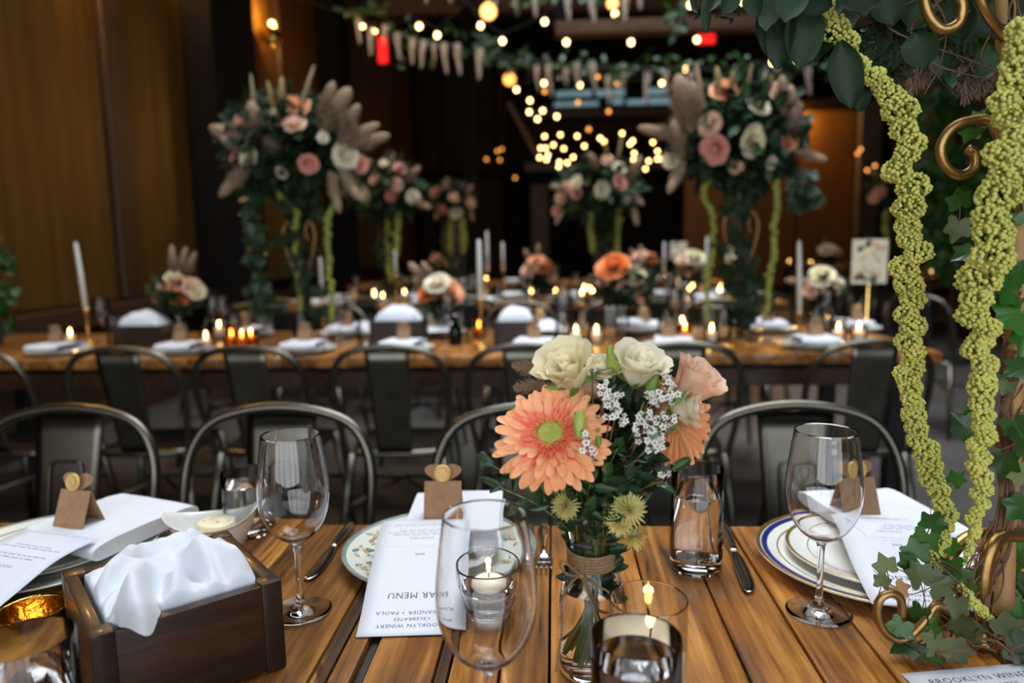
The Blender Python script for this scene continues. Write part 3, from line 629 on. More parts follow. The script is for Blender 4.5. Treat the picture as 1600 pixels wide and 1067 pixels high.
# place cards: kraft tents with a heart-shaped wing tag and wax seal
def place_card(loc, label, rz=0, s=1.0, tilt=0, sealm='seal', group=None):
    key = 'pc'+sealm
    t = thing('place_card', label, 'place card', loc, rz, group); t.scale = (s,)*3
    if key not in _me:
        w_ = .027; h = .052; d = .021
        b = MB().add([(-w_, -d, 0), (w_, -d, 0), (w_, 0, h), (-w_, 0, h), (w_, d, 0), (-w_, d, 0)], [(0, 1, 2, 3), (3, 2, 4, 5)])
        o = b.build('tent', 'kraft', t, False); md = o.modifiers.new('s', 'SOLIDIFY'); md.thickness = .0008
        P = []
        for k in range(48):
            a = 2*PI*k/48; P.append((.0270*math.sin(a)**3, .0150+.0011*(13*math.cos(a)-5*math.cos(2*a)-2*math.cos(3*a)-math.cos(4*a))))
        n = len(P); V = [(x, -.0004, z) for x, z in P]+[(x, .0004, z) for x, z in P]
        F = [tuple(range(n)), tuple(range(2*n-1, n-1, -1))]+[(k, (k+1) % n, (k+1) % n+n, k+n) for k in range(n)]
        Rt = Matrix.Rotation(R(-14), 3, 'X')
        g = MB().add(V, F, Rt, (0, .001, h-.004)).build('tag', 'kraft', t, False)
        s_ = MB().lathe(prof_smooth([(0, .0022), (.0085, .0022), (.0100, .0028), (.0122, .0018), (.0126, .0006), (.012, 0), (0, 0)], 2), 28, (0, -.0036, h+.0125), Rt @ Matrix.Rotation(PI/2, 3, 'X')).build('seal', sealm, t)
        _me[key] = [(c.name.split('.')[0], c.data) for c in (o, g, s_)]
    else:
        for nm, me in _me[key]:
            c = link(nm, me, t)
            if nm == 'tent': md = c.modifiers.new('s', 'SOLIDIFY'); md.thickness = .0008
    return t
c = atz(690, 813, TZ+.048); place_card((c.x, c.y+.022, TZ+.0475), 'kraft place card with a gold seal on the middle napkin', R(2))
c = atz(112, 822, TZ+.051); place_card((c.x-.004, c.y+.022, TZ+.0455), 'kraft place card with a gold seal on the leftmost napkin', R(-12))
c = atz(1344, 802, TZ+.0505); place_card((c.x+.002, c.y+.022, TZ+.0445), 'kraft place card seen through the wine glass on the right', R(10))

# cutlery
def rounded_bar(path, widths, th):
    """flat tapering bar along path (list of points), width and thickness per point"""
    P = spline(path, 24); W = spline([(a, b, 0) for a, b in zip(widths, th)], 24); V = []; F = []
    for i, p in enumerate(P):
        t_ = (P[min(i+1, 24)]-P[max(i-1, 0)]).normalized(); s_ = t_.cross(V3(0, 0, 1)).normalized(); u = s_.cross(t_)
        for k in range(10):
            a = 2*PI*k/10; q = p+s_*math.cos(a)*W[i].x+u*math.sin(a)*W[i].y; V.append(q[:])
    for i in range(24):
        for k in range(10): F.append((i*10+k, i*10+(k+1) % 10, (i+1)*10+(k+1) % 10, (i+1)*10+k))
    F += [tuple(range(9, -1, -1)), tuple(range(240, 250))]
    return V, F
def knife(a, b, label):
    d = Vector(b)-Vector(a); L = d.length; t = thing('table_knife', label, 'knife', a, math.atan2(d.y, d.x))
    V, F = rounded_bar([(0, 0, .004), (.03, 0, .0045), (L*.42, 0, .0045), (L*.46, 0, .004)], [.006, .0085, .0065, .006], [.0035, .004, .0035, .003]); MB().add(V, F).build('handle', 'silver', t)
    V, F = rounded_bar([(L*.455, 0, .004), (L*.6, .001, .0035), (L*.85, .001, .003), (L*.97, -.002, .003), (L, -.005, .003)], [.0055, .0085, .0095, .007, .001], [.002, .0012, .001, .0009, .0006]); MB().add(V, F).build('blade', 'silver', t)
def fork(a, b, label):
    d = Vector(b)-Vector(a); L = d.length; t = thing('dinner_fork', label, 'fork', a, math.atan2(d.y, d.x))
    V, F = rounded_bar([(0, 0, .004), (.02, 0, .004), (L*.35, 0, .006), (L*.62, 0, .009), (L*.70, 0, .007)], [.006, .009, .0045, .003, .004], [.002, .002, .002, .002, .002]); MB().add(V, F).build('handle', 'silver', t)
    V, F = rounded_bar([(L*.68, 0, .0075), (L*.74, 0, .005), (L*.80, 0, .0035), (L*.83, 0, .0035)], [.0035, .011, .0125, .0122], [.0018, .0013, .0012, .0012]); MB().add(V, F).build('head', 'silver', t)
    for k in range(4):
        y = (k-1.5)*.0066
        V, F = rounded_bar([(L*.82, y, .0035), (L*.9, y, .003), (L*.97, y, .006), (L, y, .009)], [.0021, .0019, .0016, .0007], [.0011, .001, .001, .0007]); MB().add(V, F).build('tine', 'silver', t)
knife(atz(1128, 822), atz(1173, 928), 'silver table knife lying left of the cobalt-rimmed plate')
knife(atz(548, 822), atz(482, 908), 'silver table knife on the dark planks left of the floral plate')
fork(atz(850, 823)+V3(0, .0, 0), atz(850, 897), 'silver fork beside the twine-tied vase')
fork(atz(826, 824), atz(818, 893), 'silver fork nearer the floral plate, half hidden by the wine glass')

# butter dish
p = atz(336, 857, .752)
t = thing('butter_dish', 'white oval dish with flared ends holding butter', 'dish', (p.x, p.y, TZ), R(16))
def bowl(u, v):
    a = u*2*PI; e = abs(math.cos(a))**3; H = .045+.024*e*(1 if math.cos(a) > 0 else .7)
    P = [(0, .0), (.022, .0), (.034, .006), (.050, .55), (.060, 1.0), (.0612, 1.0), (.058, .97), (.047, .60), (.032, .16), (0, .13)]
    k = v*(len(P)-1); i = min(int(k), len(P)-2); q = k-i; r_ = P[i][0]*(1-q)+P[i+1][0]*q; h_ = P[i][1]*(1-q)+P[i+1][1]*q
    return (r_*math.cos(a)*1.12, r_*math.sin(a)*.74, h_*H)
MB().grid(bowl, 48, 28, closeu=True).build('bowl', 'china_white', t)
t = thing('butter_pat', 'round pat of herb butter in the white dish', 'butter', (p.x+.003, p.y+.002, TZ+.026), R(20))
MB().lathe(prof_smooth([(0, 0), (.024, 0), (.0265, .003), (.0268, .015), (.024, .0185), (0, .019)], 3), 32, fn=lambda a, r_, z: (r_*(1+.03*math.sin(3*a)), z+.001*math.sin(2*a)*(z > .01))).build('pat', 'butter', t)
g = random.Random(3); b = MB()
for k in range(26):
    a = g.uniform(0, 6.28); q = g.uniform(0, .023); b.ball((q*math.cos(a), q*math.sin(a), .0188), g.uniform(.0006, .0013), 1, (1.8, .6, .3), 0, Matrix.Rotation(a*3, 3, 'Z'))
for k in range(14):
    a = g.uniform(3.5, 6); b.ball((.0268*math.cos(a), .0268*math.sin(a), g.uniform(.004, .014)), .0009, 1, (.5, .5, 1.6))
o = b.build('herb_flecks', 'herb', t); o['kind'] = 'stuff'

# bread box and cloth
BX = V3(-.412, .708, TZ); BA = R(42)
t = thing('bread_box', 'dark stained wooden box in the lower left corner', 'box', BX, BA)
hs, H, th = .0875, .098, .013
MB().bbox(-hs+.02, hs-.02, -hs, -hs+th, .004, H-.002, .0015).build('board', 'walnut_x', t, True, sharp=40)
MB().bbox(-hs+.02, hs-.02, hs-th, hs, .004, H-.002, .0015).build('board', 'walnut_x', t, True, sharp=40)
MB().bbox(-hs, -hs+th, -hs+.02, hs-.02, .004, H-.001, .0015).build('board', 'walnut', t, True, sharp=40)
MB().bbox(hs-th, hs, -hs+.02, hs-.02, .004, H-.001, .0015).build('board', 'walnut', t, True, sharp=40)
MB().box(-hs+.01, hs-.01, -hs+.01, hs-.01, .006, .014).build('bottom', 'walnut', t, False)
for sx in (-1, 1):
    for sy in (-1, 1):
        MB().bbox(min(sx*hs, sx*(hs-.0205))-.001*(sx < 0), max(sx*hs, sx*(hs-.0205))+.001*(sx > 0), min(sy*hs, sy*(hs-.0205))-.001*(sy < 0), max(sy*hs, sy*(hs-.0205))+.001*(sy > 0), 0, H, .0025).build('corner_post', 'walnut', t, True, sharp=40)
RDG = [((-.1, .1), (-.75, -1), .024, .15), ((-.05, 0), (-.1, -1), .013, .11), ((.1, .1), (.8, -.75), .026, .19), ((.2, .2), (1, .1), .016, .15), ((-.2, .2), (-1, -.1), .020, .18), ((0, .3), (-.5, 1), .016, .17), ((.2, .3), (.7, 1), .016, .17), ((.30, -.25), (.42, -1), .012, .08), ((-.4, -.1), (-1, -.6), .013, .09), ((-.35, .45), (.45, .35), .012, .14)]
def cloth(u, v):
    x, y = u*2-1, v*2-1; rx = hs-th-.0012; q = Vector((x, y))
    z = .090+.026*((1-abs(x)**3)*(1-abs(y)**3))**.5
    e = min(1, (1-max(abs(x), abs(y)))*4)
    for (a0, a1, h_, w_) in RDG:
        a_, b_ = Vector(a0), Vector(a1); d = b_-a_; k = max(0, min(1, (q-a_).dot(d)/d.length_squared)); c_ = (q-a_-d*k).length/w_
        z += (h_*math.exp(-c_*c_)-h_*.35*math.exp(-((c_-1.9)/.7)**2))*(.25+.75*e)*(.22+.78*min(1, k*2.2))
    z += .006*mnoise.noise(Vector((x*1.7, y*1.7, 3)))+.002*mnoise.noise(Vector((x*6, y*6, 1)))
    # one corner rolls over the camera-side rim
    fl = math.exp(-((x+.62)/.22)**2)*max(0, (-y-.7)/.3)
    eb = max(0, (max(abs(x), abs(y))-.95)/.05); z += .012*math.sqrt(fl)
    if fl > .25: return (x*rx, y*rx-.030*fl, max(z, H+.004)-.016*eb*fl)
    return (x*rx, y*rx, z-.045*eb)
MB().grid(cloth, 96, 96).build('bread_cloth', 'linen', None, True, loc=BX)
o = bpy.data.objects['bread_cloth']; o.rotation_euler = (0, 0, BA); tag(o, 'rumpled white cloth heaped in the dark wooden box', 'cloth')

# ================================================================== flowers
def petal_grid(L, W, base=.25, tip=.55, cup=.15, curl=.3, nu=5, nv=6, notch=0):
    """petal along +x, width in y, cupped and curling in z"""
    def fn(u, v):
        s_ = (u-.5)*2; w_ = W*(base+(1-base)*math.sin(min(1, v/tip)*PI/2))*(1 if v < tip else math.sqrt(max(.02, 1-((v-tip)/(1-tip))**2*.96)))
        z = cup*W*s_*s_+curl*L*v*v
        return (L*v-notch*L*(1-abs(s_))*(v == 1), s_*w_, z)
    V = [fn(i/(nu-1), 1-(1-j/(nv-1))**(1.0 if tip < .75 else 1.7)) for j in range(nv) for i in range(nu)]
    F = [(j*nu+i, j*nu+i+1, (j+1)*nu+i+1, (j+1)*nu+i) for j in range(nv-1) for i in range(nu-1)]
    return np.array(V), F
def rose_mb(rad, seed, layers=((3, .18, .95, 80), (4, .34, 1.0, 68), (5, .52, 1.0, 52), (6, .74, .95, 36), (6, .95, .85, 16)), ruffle=.06, H=.85):
    """rose facing +z: whorls of overlapping cupped petals"""
    g = random.Random(seed); b = MB()
    for (n, rr, hh, op) in layers:
        ph = g.uniform(0, 6)
        for k in range(n):
            th0 = ph+2*PI*k/n+g.uniform(-.12, .12); span = 2*PI/n*.72; r0 = rad*rr*.35; r1 = rad*rr*g.uniform(.92, 1.06); h = rad*H*hh*g.uniform(.92, 1.06); lean = math.cos(R(op)); sd = g.uniform(0, 99)
            def fn(u, v):
                s_ = (u-.5)*2; a = th0+s_*span*(.45+.55*math.sin(v*PI*.62))
                q = r0+(r1-r0)*(v**.75); q += rad*.16*lean*max(0, v-.6)**1.5*4
                nz = mnoise.noise(Vector((s_*2+sd, v*2.2, sd)))
                z = h*v*(1-.16*s_*s_*v)-rad*.22*lean*max(0, v-.65)*2+ruffle*rad*nz*v*v*1.6
                q += ruffle*rad*mnoise.noise(Vector((s_*3.1, v*2, sd+5)))*v*1.5-.02*rad*s_*s_
                return (q*math.cos(a), q*math.sin(a), z-rad*.35)
            b.grid(fn, 9, 8)
    return b
def put(o, P, d, n=(0, 0, 1), roll=0):
    """object's +z axis to direction d at P"""
    Z = Vector(d).normalized(); X = Z.orthogonal().normalized(); Y = Z.cross(X); Rm = Matrix((X, Y, Z)).transposed() @ Matrix.Rotation(roll, 3, 'Z')
    o.matrix_world = M4(Rm, P); return o
YV = .7063; VX = .0357
VC = V3(VX, YV, TZ)
# vase with twine and water
t = thing('glass_vase', 'clear bottle vase with twine bow holding the bouquet', 'vase', VC)
vo = [(0, 0), (.029, 0), (.0325, .002), (.034, .006), (.034, .05), (.0335, .075), (.030, .098), (.0245, .113), (.0225, .122), (.0225, .134), (.0245, .150), (.0275, .166), (.0300, .174)]
vi = [(.0292, .1742), (.0262, .166), (.0228, .150), (.0208, .134), (.0208, .122), (.0228, .112), (.0283, .097), (.0318, .075), (.0323, .05), (.0321, .012), (.029, .007), (0, .0065)]
MB().lathe(prof_smooth(vo+vi, 2), 48).build('bottle', 'glass', t, sharp=50)
MB().lathe([(0, .0060), (.029, .0065), (.0324, .012), (.0326, .05), (.0321, .075), (.0301, .090), (.0296, .0905), (0, .0903)], 40).build('water', 'water', t, sharp=45)
b = MB()
for k in range(6):
    z = .1175+k*.0030; pts = [((.0241)*math.cos(a*PI/18+k), (.0241)*math.sin(a*PI/18+k), z+.0012*math.sin(a*PI/18+k)) for a in range(36)]; b.tube(pts, .00165, 6, True)
tw = b.build('twine_wrap', 'twine', t); tw['kind'] = 'stuff'
kn = V3(-.012, -.0235, .114)
def tw_(pts, nm): MB().tube(spline(pts, 30), .00115, 6).build(nm, 'twine', t)
tw_([kn, kn+V3(-.010, -.003, .010), kn+V3(-.0185, -.002, .017), kn+V3(-.0195, -.001, .008), kn+V3(-.011, -.002, .001), kn], 'bow_loop')
tw_([kn, kn+V3(.012, -.006, -.006), kn+V3(.027, -.006, -.014), kn+V3(.0325, -.003, -.028), kn+V3(.027, -.004, -.036), kn+V3(.017, -.006, -.032), kn+V3(.008, -.006, -.012), kn], 'bow_loop')
tw_([kn, kn+V3(-.010, -.004, -.006), kn+V3(-.0185, -.006, -.022), kn+V3(-.019, -.008, -.05), kn+V3(-.023, -.010, -.078), kn+V3(-.0255, -.012, -.095)], 'twine_end')
tw_([kn, kn+V3(.006, -.008, -.012), kn+V3(.014, -.011, -.034), kn+V3(.021, -.010, -.058), kn+V3(.024, -.010, -.075)], 'twine_end')
MB().ball(kn+V3(0, -.001, 0), .0028, 2, (1.3, 1, 1), .3).build('knot', 'twine', t)

def fp(px, py, dy=0): return aty(px, py, YV+dy)
def stem_path(head, k=0, foot=None):
    g = random.Random(k); neck = VC+V3(g.uniform(-.012, .012), g.uniform(-.012, .012), .128)
    ft = VC+V3(-(neck.x-VC.x)*1.3+g.uniform(-.014, .014), g.uniform(-.014, .014), g.uniform(.012, .030))
    return [ft, VC+(ft-VC)*.3+V3((neck.x-VC.x)*.4, (neck.y-VC.y)*.4, .06), neck, neck+(Vector(head)-neck)*.5+V3(0, 0, .012), Vector(head)]
def flower_thing(name, label, cat, head, d, k, r=.0022, m='stem', stem_end=None):
    """empty at the foot of the stem; world-space children"""
    t = thing(name, label, cat); P = stem_path(Vector(head)-Vector(d).normalized()*.012, k)
    MB().tube(spline(P, 24), r, 7).build('stem', m, t); return t
# --- gerberas
def gerbera(label, head, d, R0, k, seed, rings=((25, 1.0, 3, .092), (25, .96, 11, .088), (22, .84, 19, .082), (20, .68, 28, .07)), droop=0):
    t = flower_thing('gerbera', label, 'flower', head, d, k, .0028); g = random.Random(seed)
    MB().tube([Vector(head)-Vector(d).normalized()*.014, Vector(head)-Vector(d).normalized()*.003], [.004, .009], 10).build('calyx', 'sepal', t)
    Z = Vector(d).normalized(); X = Z.orthogonal().normalized(); B = Matrix((X, Z.cross(X), Z)).transposed()
    for (n, s_, el, w_) in rings:
        ph = g.uniform(0, 1)
        for i in range(n):
            a = 2*PI*(i+ph+g.uniform(-.18, .18))/n; L = R0*s_*g.uniform(.93, 1.04)
            V, F = petal_grid(L, R0*w_*g.uniform(.9, 1.1), .42, .82, .18, -.10+g.uniform(-.08, .05), 5, 9)
            Rm = B @ Matrix.Rotation(a, 3, 'Z') @ Matrix.Rotation(-R(el+g.uniform(-4, 4)), 3, 'Y')
            MB().add(V, F, Rm, Vector(head)+Rm @ V3(R0*.08, 0, 0)).build('petal', 'gerb', t)
    b = MB()
    for (n, s_, el) in ((34, .66, 20), (34, .56, 25), (34, .47, 32), (30, .36, 42)):
        for i in range(n):
            a = 2*PI*(i+g.uniform(-.2, .2))/n; L = R0*s_*g.uniform(.85, 1.1); V, F = petal_grid(L, R0*.045, .5, .6, .2, -.05+g.uniform(-.1, .1), 3, 4)
            Rm = B @ Matrix.Rotation(a, 3, 'Z') @ Matrix.Rotation(-R(el+g.uniform(-6, 6)), 3, 'Y'); b.add(V, F, Rm, Vector(head)+Rm @ V3(R0*.1, 0, 0))
    o = b.build('inner_petals', 'gerb_in', t); o['kind'] = 'stuff'
    b = MB()
    for i in range(150):
        a = g.uniform(0, 2*PI); q = R0*g.uniform(.235, .30); b.ball(Vector(head)+B @ V3(q*math.cos(a), q*math.sin(a), R0*g.uniform(.19, .27)), R0*.018, 1, (1, 1, 2), 0, B)
    o = b.build('disc_florets', 'gerb_ring', t); o['kind'] = 'stuff'
    e = MB().lathe(prof_smooth([(0, .235), (.12, .255), (.21, .24), (.255, .15), (.26, 0)][::-1], 3), 24).build('eye', 'gerb_eye', t)
    for v in e.data.vertices: v.co = Vector(head)+B @ (v.co*R0)
    return t
camdir = lambda P: (CAM-Vector(P)).normalized()
h = fp(862, 684, -.035)
gerbera('large peach gerbera with a coral ring, facing the camera', h, camdir(h)*1.0+V3(-.16, 0, .60), .0535, 3, 5)
h = fp(1052, 660, .012)
gerbera('peach gerbera seen from the side behind the white sprigs', h, V3(.66, .42, -.05), .044, 9, 8)
# --- roses and lisianthus
def rose(label, px, py, dy, rad, d, m, k, seed, nm='rose', ruffle=.06, layers=None, sep=True, H=.85):
    hd = fp(px, py, dy); t = flower_thing(nm, label, 'flower', hd, d, k)
    b = rose_mb(rad, seed, ruffle=ruffle, H=H, **({'layers': layers} if layers else {}))
    o = b.build('bloom', m, t); put(o, hd, d)
    if sep:
        s_ = MB()
        for i in range(5): V, F = petal_grid(rad*.9, rad*.16, .7, .2, .3, .5); s_.add(V, F, Matrix.Rotation(i*2*PI/5, 3, 'Z'), (0, 0, -rad*.42))
        put(s_.build('sepals', 'sepal', t), hd, d)
    return t
LIS = ((3, .22, 1.0, 78), (4, .5, 1.05, 66), (5, .82, 1.05, 48))
rose('cream ruffled bloom at the upper left of the bouquet', 892, 586, -.022, .0315, V3(-.35, -.62, .8), 'cream', 1, 11, 'lisianthus', .15, LIS, True, 1.2)
rose('ivory rose at the back of the bouquet top', 938, 577, .012, .027, V3(-.05, -.25, 1), 'ivory', 2, 12)
rose('ivory rose at the bouquet top, right of the lime bud', 996, 582, -.008, .031, V3(.28, -.45, .9), 'ivory', 4, 13, layers=((3, .18, .95, 80), (4, .36, 1.0, 72), (5, .58, 1.05, 62), (6, .84, 1.05, 45)), H=1.1)
rose('blush lisianthus at the right end of the bouquet', 1074, 612, .004, .030, V3(.55, -.25, .8), 'blush', 5, 14, 'lisianthus', .17, LIS, True, 1.3)
rose('small cream rose below the blush lisianthus', 1062, 638, -.012, .020, V3(.75, -.5, .15), 'ivory', 6, 15, layers=((3, .3, 1.0, 80), (4, .6, 1.05, 70), (4, .9, 1.0, 62)), H=1.3)
rose('cream rose bud low between the top blooms', 928, 622, .01, .016, V3(.1, -.8, .4), 'blush', 7, 16)
# --- buds
def bud(label, px, py, dy, L, d, m, k):
    hd = fp(px, py, dy); t = flower_thing('flower_bud', label, 'bud', hd, d, k, .0014)
    b = MB()
    for i in range(6):
        V, F = petal_grid(L, L*.20, .8, .35, .9, .0); Rm = Matrix.Rotation(i*PI/3, 3, 'Z') @ Matrix.Rotation(-R(97), 3, 'Y'); b.add(V, F, Rm, (.22*L*math.cos(i*PI/3), .22*L*math.sin(i*PI/3), -L*.45))
    b.lathe(prof_smooth([(0, -.5), (.15, -.46), (.24, -.2), (.22, .1), (.10, .40), (0, .5)], 3), 12)
    o = b.build('bud', m, t)
    for v in o.data.vertices: pass
    # the lathe part is in unit size: scale the last ring block
    n = 12*16
    vs_ = o.data.vertices
    for v in list(vs_)[-n:]: v.co = v.co*L
    put(o, hd, d); return t
bud('pointed lime-green bud between the top roses', 958, 563, .0, .030, V3(-.25, -.2, 1), 'limebud', 8)
bud('green bud hanging over the gerbera', 905, 662, -.062, .024, V3(-.05, -.5, -.85), 'limebud', 10)
bud('dark green bud beside the blush lisianthus', 1058, 622, -.03, .020, V3(.6, -.4, .6), 'sepal', 11)
bud('green bud left of the blush lisianthus', 1020, 600, -.025, .021, V3(.35, -.3, .9), 'sepal', 12)
bud('small green bud at the gerbera edge', 935, 690, -.055, .011, V3(.0, -.4, -.8), 'sepal', 14)
# --- waxflower sprigs
def waxflower(label, spots, k):
    hd = fp(spots[0][0], spots[0][1], spots[0][2]); t = thing('waxflower_sprig', label, 'flower'); g = random.Random(k)
    MB().tube(spline(stem_path(hd, k), 20), .0011, 6).build('stem', 'twig', t)
    fl = MB(); ey = MB(); lf = MB(); br = MB()
    root = VC+V3(.004, 0, .16)
    for (px, py, dy, n, sx, sy) in spots:
        c0 = fp(px, py, dy); br.tube(spline([root, root+(c0-root)*.5+V3(0, 0, .006), c0], 10), .0007, 5)
        for i in range(n):
            P = fp(px+g.gauss(0, sx), py+g.gauss(0, sy), dy+g.gauss(0, .006)); d = (camdir(P)+V3(g.gauss(0, .4), g.gauss(0, .3), g.gauss(.15, .4))).normalized(); Z = d; X = Z.orthogonal().normalized(); B = Matrix((X, Z.cross(X), Z)).transposed() @ Matrix.Rotation(g.uniform(0, 6), 3, 'Z')
            r_ = g.uniform(.0031, .0041)
            for q in range(5):
                V, F = petal_grid(r_, r_*.40, .5, .6, .15, .12, 3, 3); fl.add(V, F, B @ Matrix.Rotation(q*2*PI/5, 3, 'Z'), P)
            ey.ball(P+d*.0004, r_*.30, 1, (1, 1, .6), 0, B); br.tube([P, c0+(P-c0)*.4-V3(0, 0, .004)], .0004, 4)
            if i % 2 == 0:
                V, F = petal_grid(g.uniform(.006, .011), .0011, .6, .4, .2, .1, 3, 4); lf.add(V, F, basis((g.gauss(0, 1), g.gauss(0, .6)-.3, g.gauss(.5, .7)), camdir(P)), P-d*.002)
    for b_, nm, m in ((fl, 'florets', 'waxfl'), (ey, 'floret_centres', 'waxeye'), (lf, 'needle_leaves', 'ivy'), (br, 'twigs', 'twig')):
        o = b_.build(nm, m, t); o['kind'] = 'stuff'
waxflower('white waxflower sprig running down from the cream bloom', [(945, 612, -.045, 12, 6, 8), (955, 635, -.05, 16, 8, 8), (962, 648, -.05, 10, 10, 6), (925, 575, -.03, 3, 3, 5)], 21)
waxflower('white waxflower sprig at the right of the bouquet', [(1045, 600, -.03, 12, 6, 10), (1040, 625, -.04, 18, 12, 6), (1018, 618, -.035, 8, 5, 5), (1048, 655, -.03, 10, 8, 7)], 22)
waxflower('white waxflower sprig in the lower right middle of the bouquet', [(1008, 662, -.045, 20, 9, 8), (1020, 688, -.05, 24, 10, 9), (1036, 750, -.03, 5, 4, 8), (1000, 690, -.03, 6, 10, 6)], 23)
waxflower('tiny white waxflower sprig below the hanging bud', [(918, 690, -.065, 9, 8, 7), (926, 712, -.06, 4, 3, 8)], 24)
# --- leafy sprigs
def leaf_sprig(name, label, tip, n, L, W, m, k, cat='leaf sprig', start=.35, root=None, side=1.0, pts=None):
    t = thing(name, label, cat); g = random.Random(k); hd = Vector(tip)
    P = pts or ([root, root+(hd-root)*.5+V3(0, 0, .008), hd] if root else stem_path(hd, k)[0:5])
    S = spline(P, 40); MB().tube(S, [.0012-.0007*i/40 for i in range(41)], 5).build('stem', 'stem', t)
    cache = []
    for i in range(n):
        f = start+(1-start)*(i+.5)/n; p = S[int(f*40)]; tn = (S[min(40, int(f*40)+1)]-S[max(0, int(f*40)-1)]).normalized(); l = L*g.uniform(.75, 1.15)
        s_ = (-1)**i; cd_ = camdir(p); ac = tn.cross(cd_).normalized()
        d = tn*g.uniform(.25, .7)+ac*s_*side*g.uniform(.6, 1)+cd_*g.uniform(-.35, .45)
        if i == n-1: d = tn
        V, F = petal_grid(l, W*g.uniform(.85, 1.1), .15, .45, .5, g.uniform(-.15, .1), 5, 7)
        MB().add(V, F, basis(d, cd_+V3(g.gauss(0, .4), 0, g.gauss(.3, .3))), p).build('leaf', m, t)
    return t
spr = [((760, 722), .0, 5, .6), ((778, 760), -.02, 4, .75), ((900, 780), -.045, 7, .45), ((925, 745), -.05, 8, .4), ((950, 735), -.05, 8, .4), ((985, 745), -.045, 8, .4), ((880, 735), -.035, 7, .4), ((1060, 728), -.01, 6, .4),
       ((1012, 720), -.02, 8, .35), ((965, 700), -.03, 9, .3), ((905, 715), -.02, 8, .3), ((1000, 640), .02, 8, .4), ((925, 660), .03, 9, .3), ((980, 670), .02, 9, .3), ((945, 800), -.06, 6, .5), ((915, 820), -.055, 5, .5), ((895, 760), -.01, 12, .3), ((930, 700), .0, 12, .3), ((1000, 740), .0, 12, .3), ((960, 650), .0, 12, .3), ((1020, 690), .01, 12, .3), ((880, 790), -.02, 8, .4), ((970, 770), -.045, 8, .4)]
PL = ['reaching out left past the gerbera', 'drooping left below the gerbera', 'at the vase neck, left of centre', 'in the centre of the bouquet', 'below the waxflowers in the middle', 'right of centre below the waxflowers', 'tucked below the gerbera petals', 'reaching right over the water glass',
      'filling the right side of the bouquet', 'deep in the middle of the bouquet', 'behind the gerbera edge', 'behind the right waxflowers', 'behind the top roses', 'between the waxflower sprigs', 'hanging over the vase mouth', 'hanging down over the vase lip on the left', 'low behind the left thistle head', 'in the dense heart of the bouquet', 'dense at the right, above the vase mouth', 'dense behind the long waxflower sprig', 'dense behind the lower waxflowers', 'low at the left edge of the vase mouth', 'just above the largest spiky head']
for i, ((px, py), dy, n, st) in enumerate(spr):
    leaf_sprig('leaf_sprig', 'dark green oval-leaved sprig '+PL[i], fp(px, py, dy), n, .026, .0052, 'leaf', 40+i, start=st)
t = thing('greenery_bunch', 'dense dark leaf bunch filling the heart of the vase bouquet', 'leaf sprig')
def lc(c, rad, n, L, m, seed):
    g_ = random.Random(seed); b = MB()
    for j in range(n):
        d = V3(g_.gauss(0, 1), g_.gauss(0, 1), g_.gauss(0, 1)).normalized(); q = g_.uniform(.2, 1.0)**.6; V, F = petal_grid(L*g_.uniform(.6, 1.2), L*.2, .15, .45, .4, g_.uniform(-.2, .1), 3, 5)
        b.add(V, F, basis(d+V3(g_.gauss(0, .6), g_.gauss(0, .6), g_.gauss(.3, .6)), V3(g_.gauss(0, .5), -1, .6)), Vector(c)+V3(d.x*rad[0]*q, d.y*rad[1]*q, d.z*rad[2]*q))
    o = b.build('foliage', m, t); o['kind'] = 'stuff'
lc(fp(960, 690, -.003), (.040, .022, .045), 330, .024, 'leaf_dark', 5); lc(fp(945, 770, -.005), (.030, .022, .030), 190, .024, 'leaf', 6)
for k in range(4): MB().tube(spline([VC+V3(math.cos(k*1.6)*.012, math.sin(k*1.6)*.012, .02), VC+V3(math.cos(k*1.6)*-.008, math.sin(k*1.6)*.008, .13), fp(930+k*20, 700, 0)], 16), .0018, 6).build('stem', 'stem', t)
# fine dark heath filling the right of the bouquet
for i, (px, py, dy) in enumerate(((1020, 735, -.02), (1036, 700, 0), (990, 720, -.03), (1010, 770, -.03), (965, 760, -.03), (985, 690, 0))):
    t = thing('heath_sprig', ['twiggy dark heath sprig with tiny leaves below the right waxflowers', 'twiggy dark heath sprig at the right flank', 'twiggy dark heath sprig right of the centre leaves', 'twiggy dark heath sprig hanging toward the water glass', 'twiggy dark heath sprig above the pale thistle heads', 'twiggy dark heath sprig deep behind the waxflowers'][i], 'leaf sprig'); g = random.Random(70+i)
    hd = fp(px, py, dy); S = spline([VC+V3(g.uniform(-.01, .01), 0, .13), VC+V3(.01, 0, .17), hd], 20); MB().tube(S, .0011, 5).build('stem', 'twig', t); b = MB(); lf = MB()
    for j in range(9):
        p = S[8+j+2]; q = p+V3(g.gauss(0, .012), g.gauss(0, .01), g.gauss(.006, .012)); b.tube([p, q], .0006, 4)
        for r_ in range(16):
            c = p+(q-p)*g.uniform(.2, 1.1); V, F = petal_grid(g.uniform(.005, .010), .0014, .6, .4, .2, .1, 3, 3); lf.add(V, F, basis((g.gauss(0, 1), g.gauss(0, .6), g.gauss(.3, .8)), camdir(c)), c)
    o = b.build('twigs', 'twig', t); o['kind'] = 'stuff'; o = lf.build('tiny_leaves', 'leaf', t); o['kind'] = 'stuff'
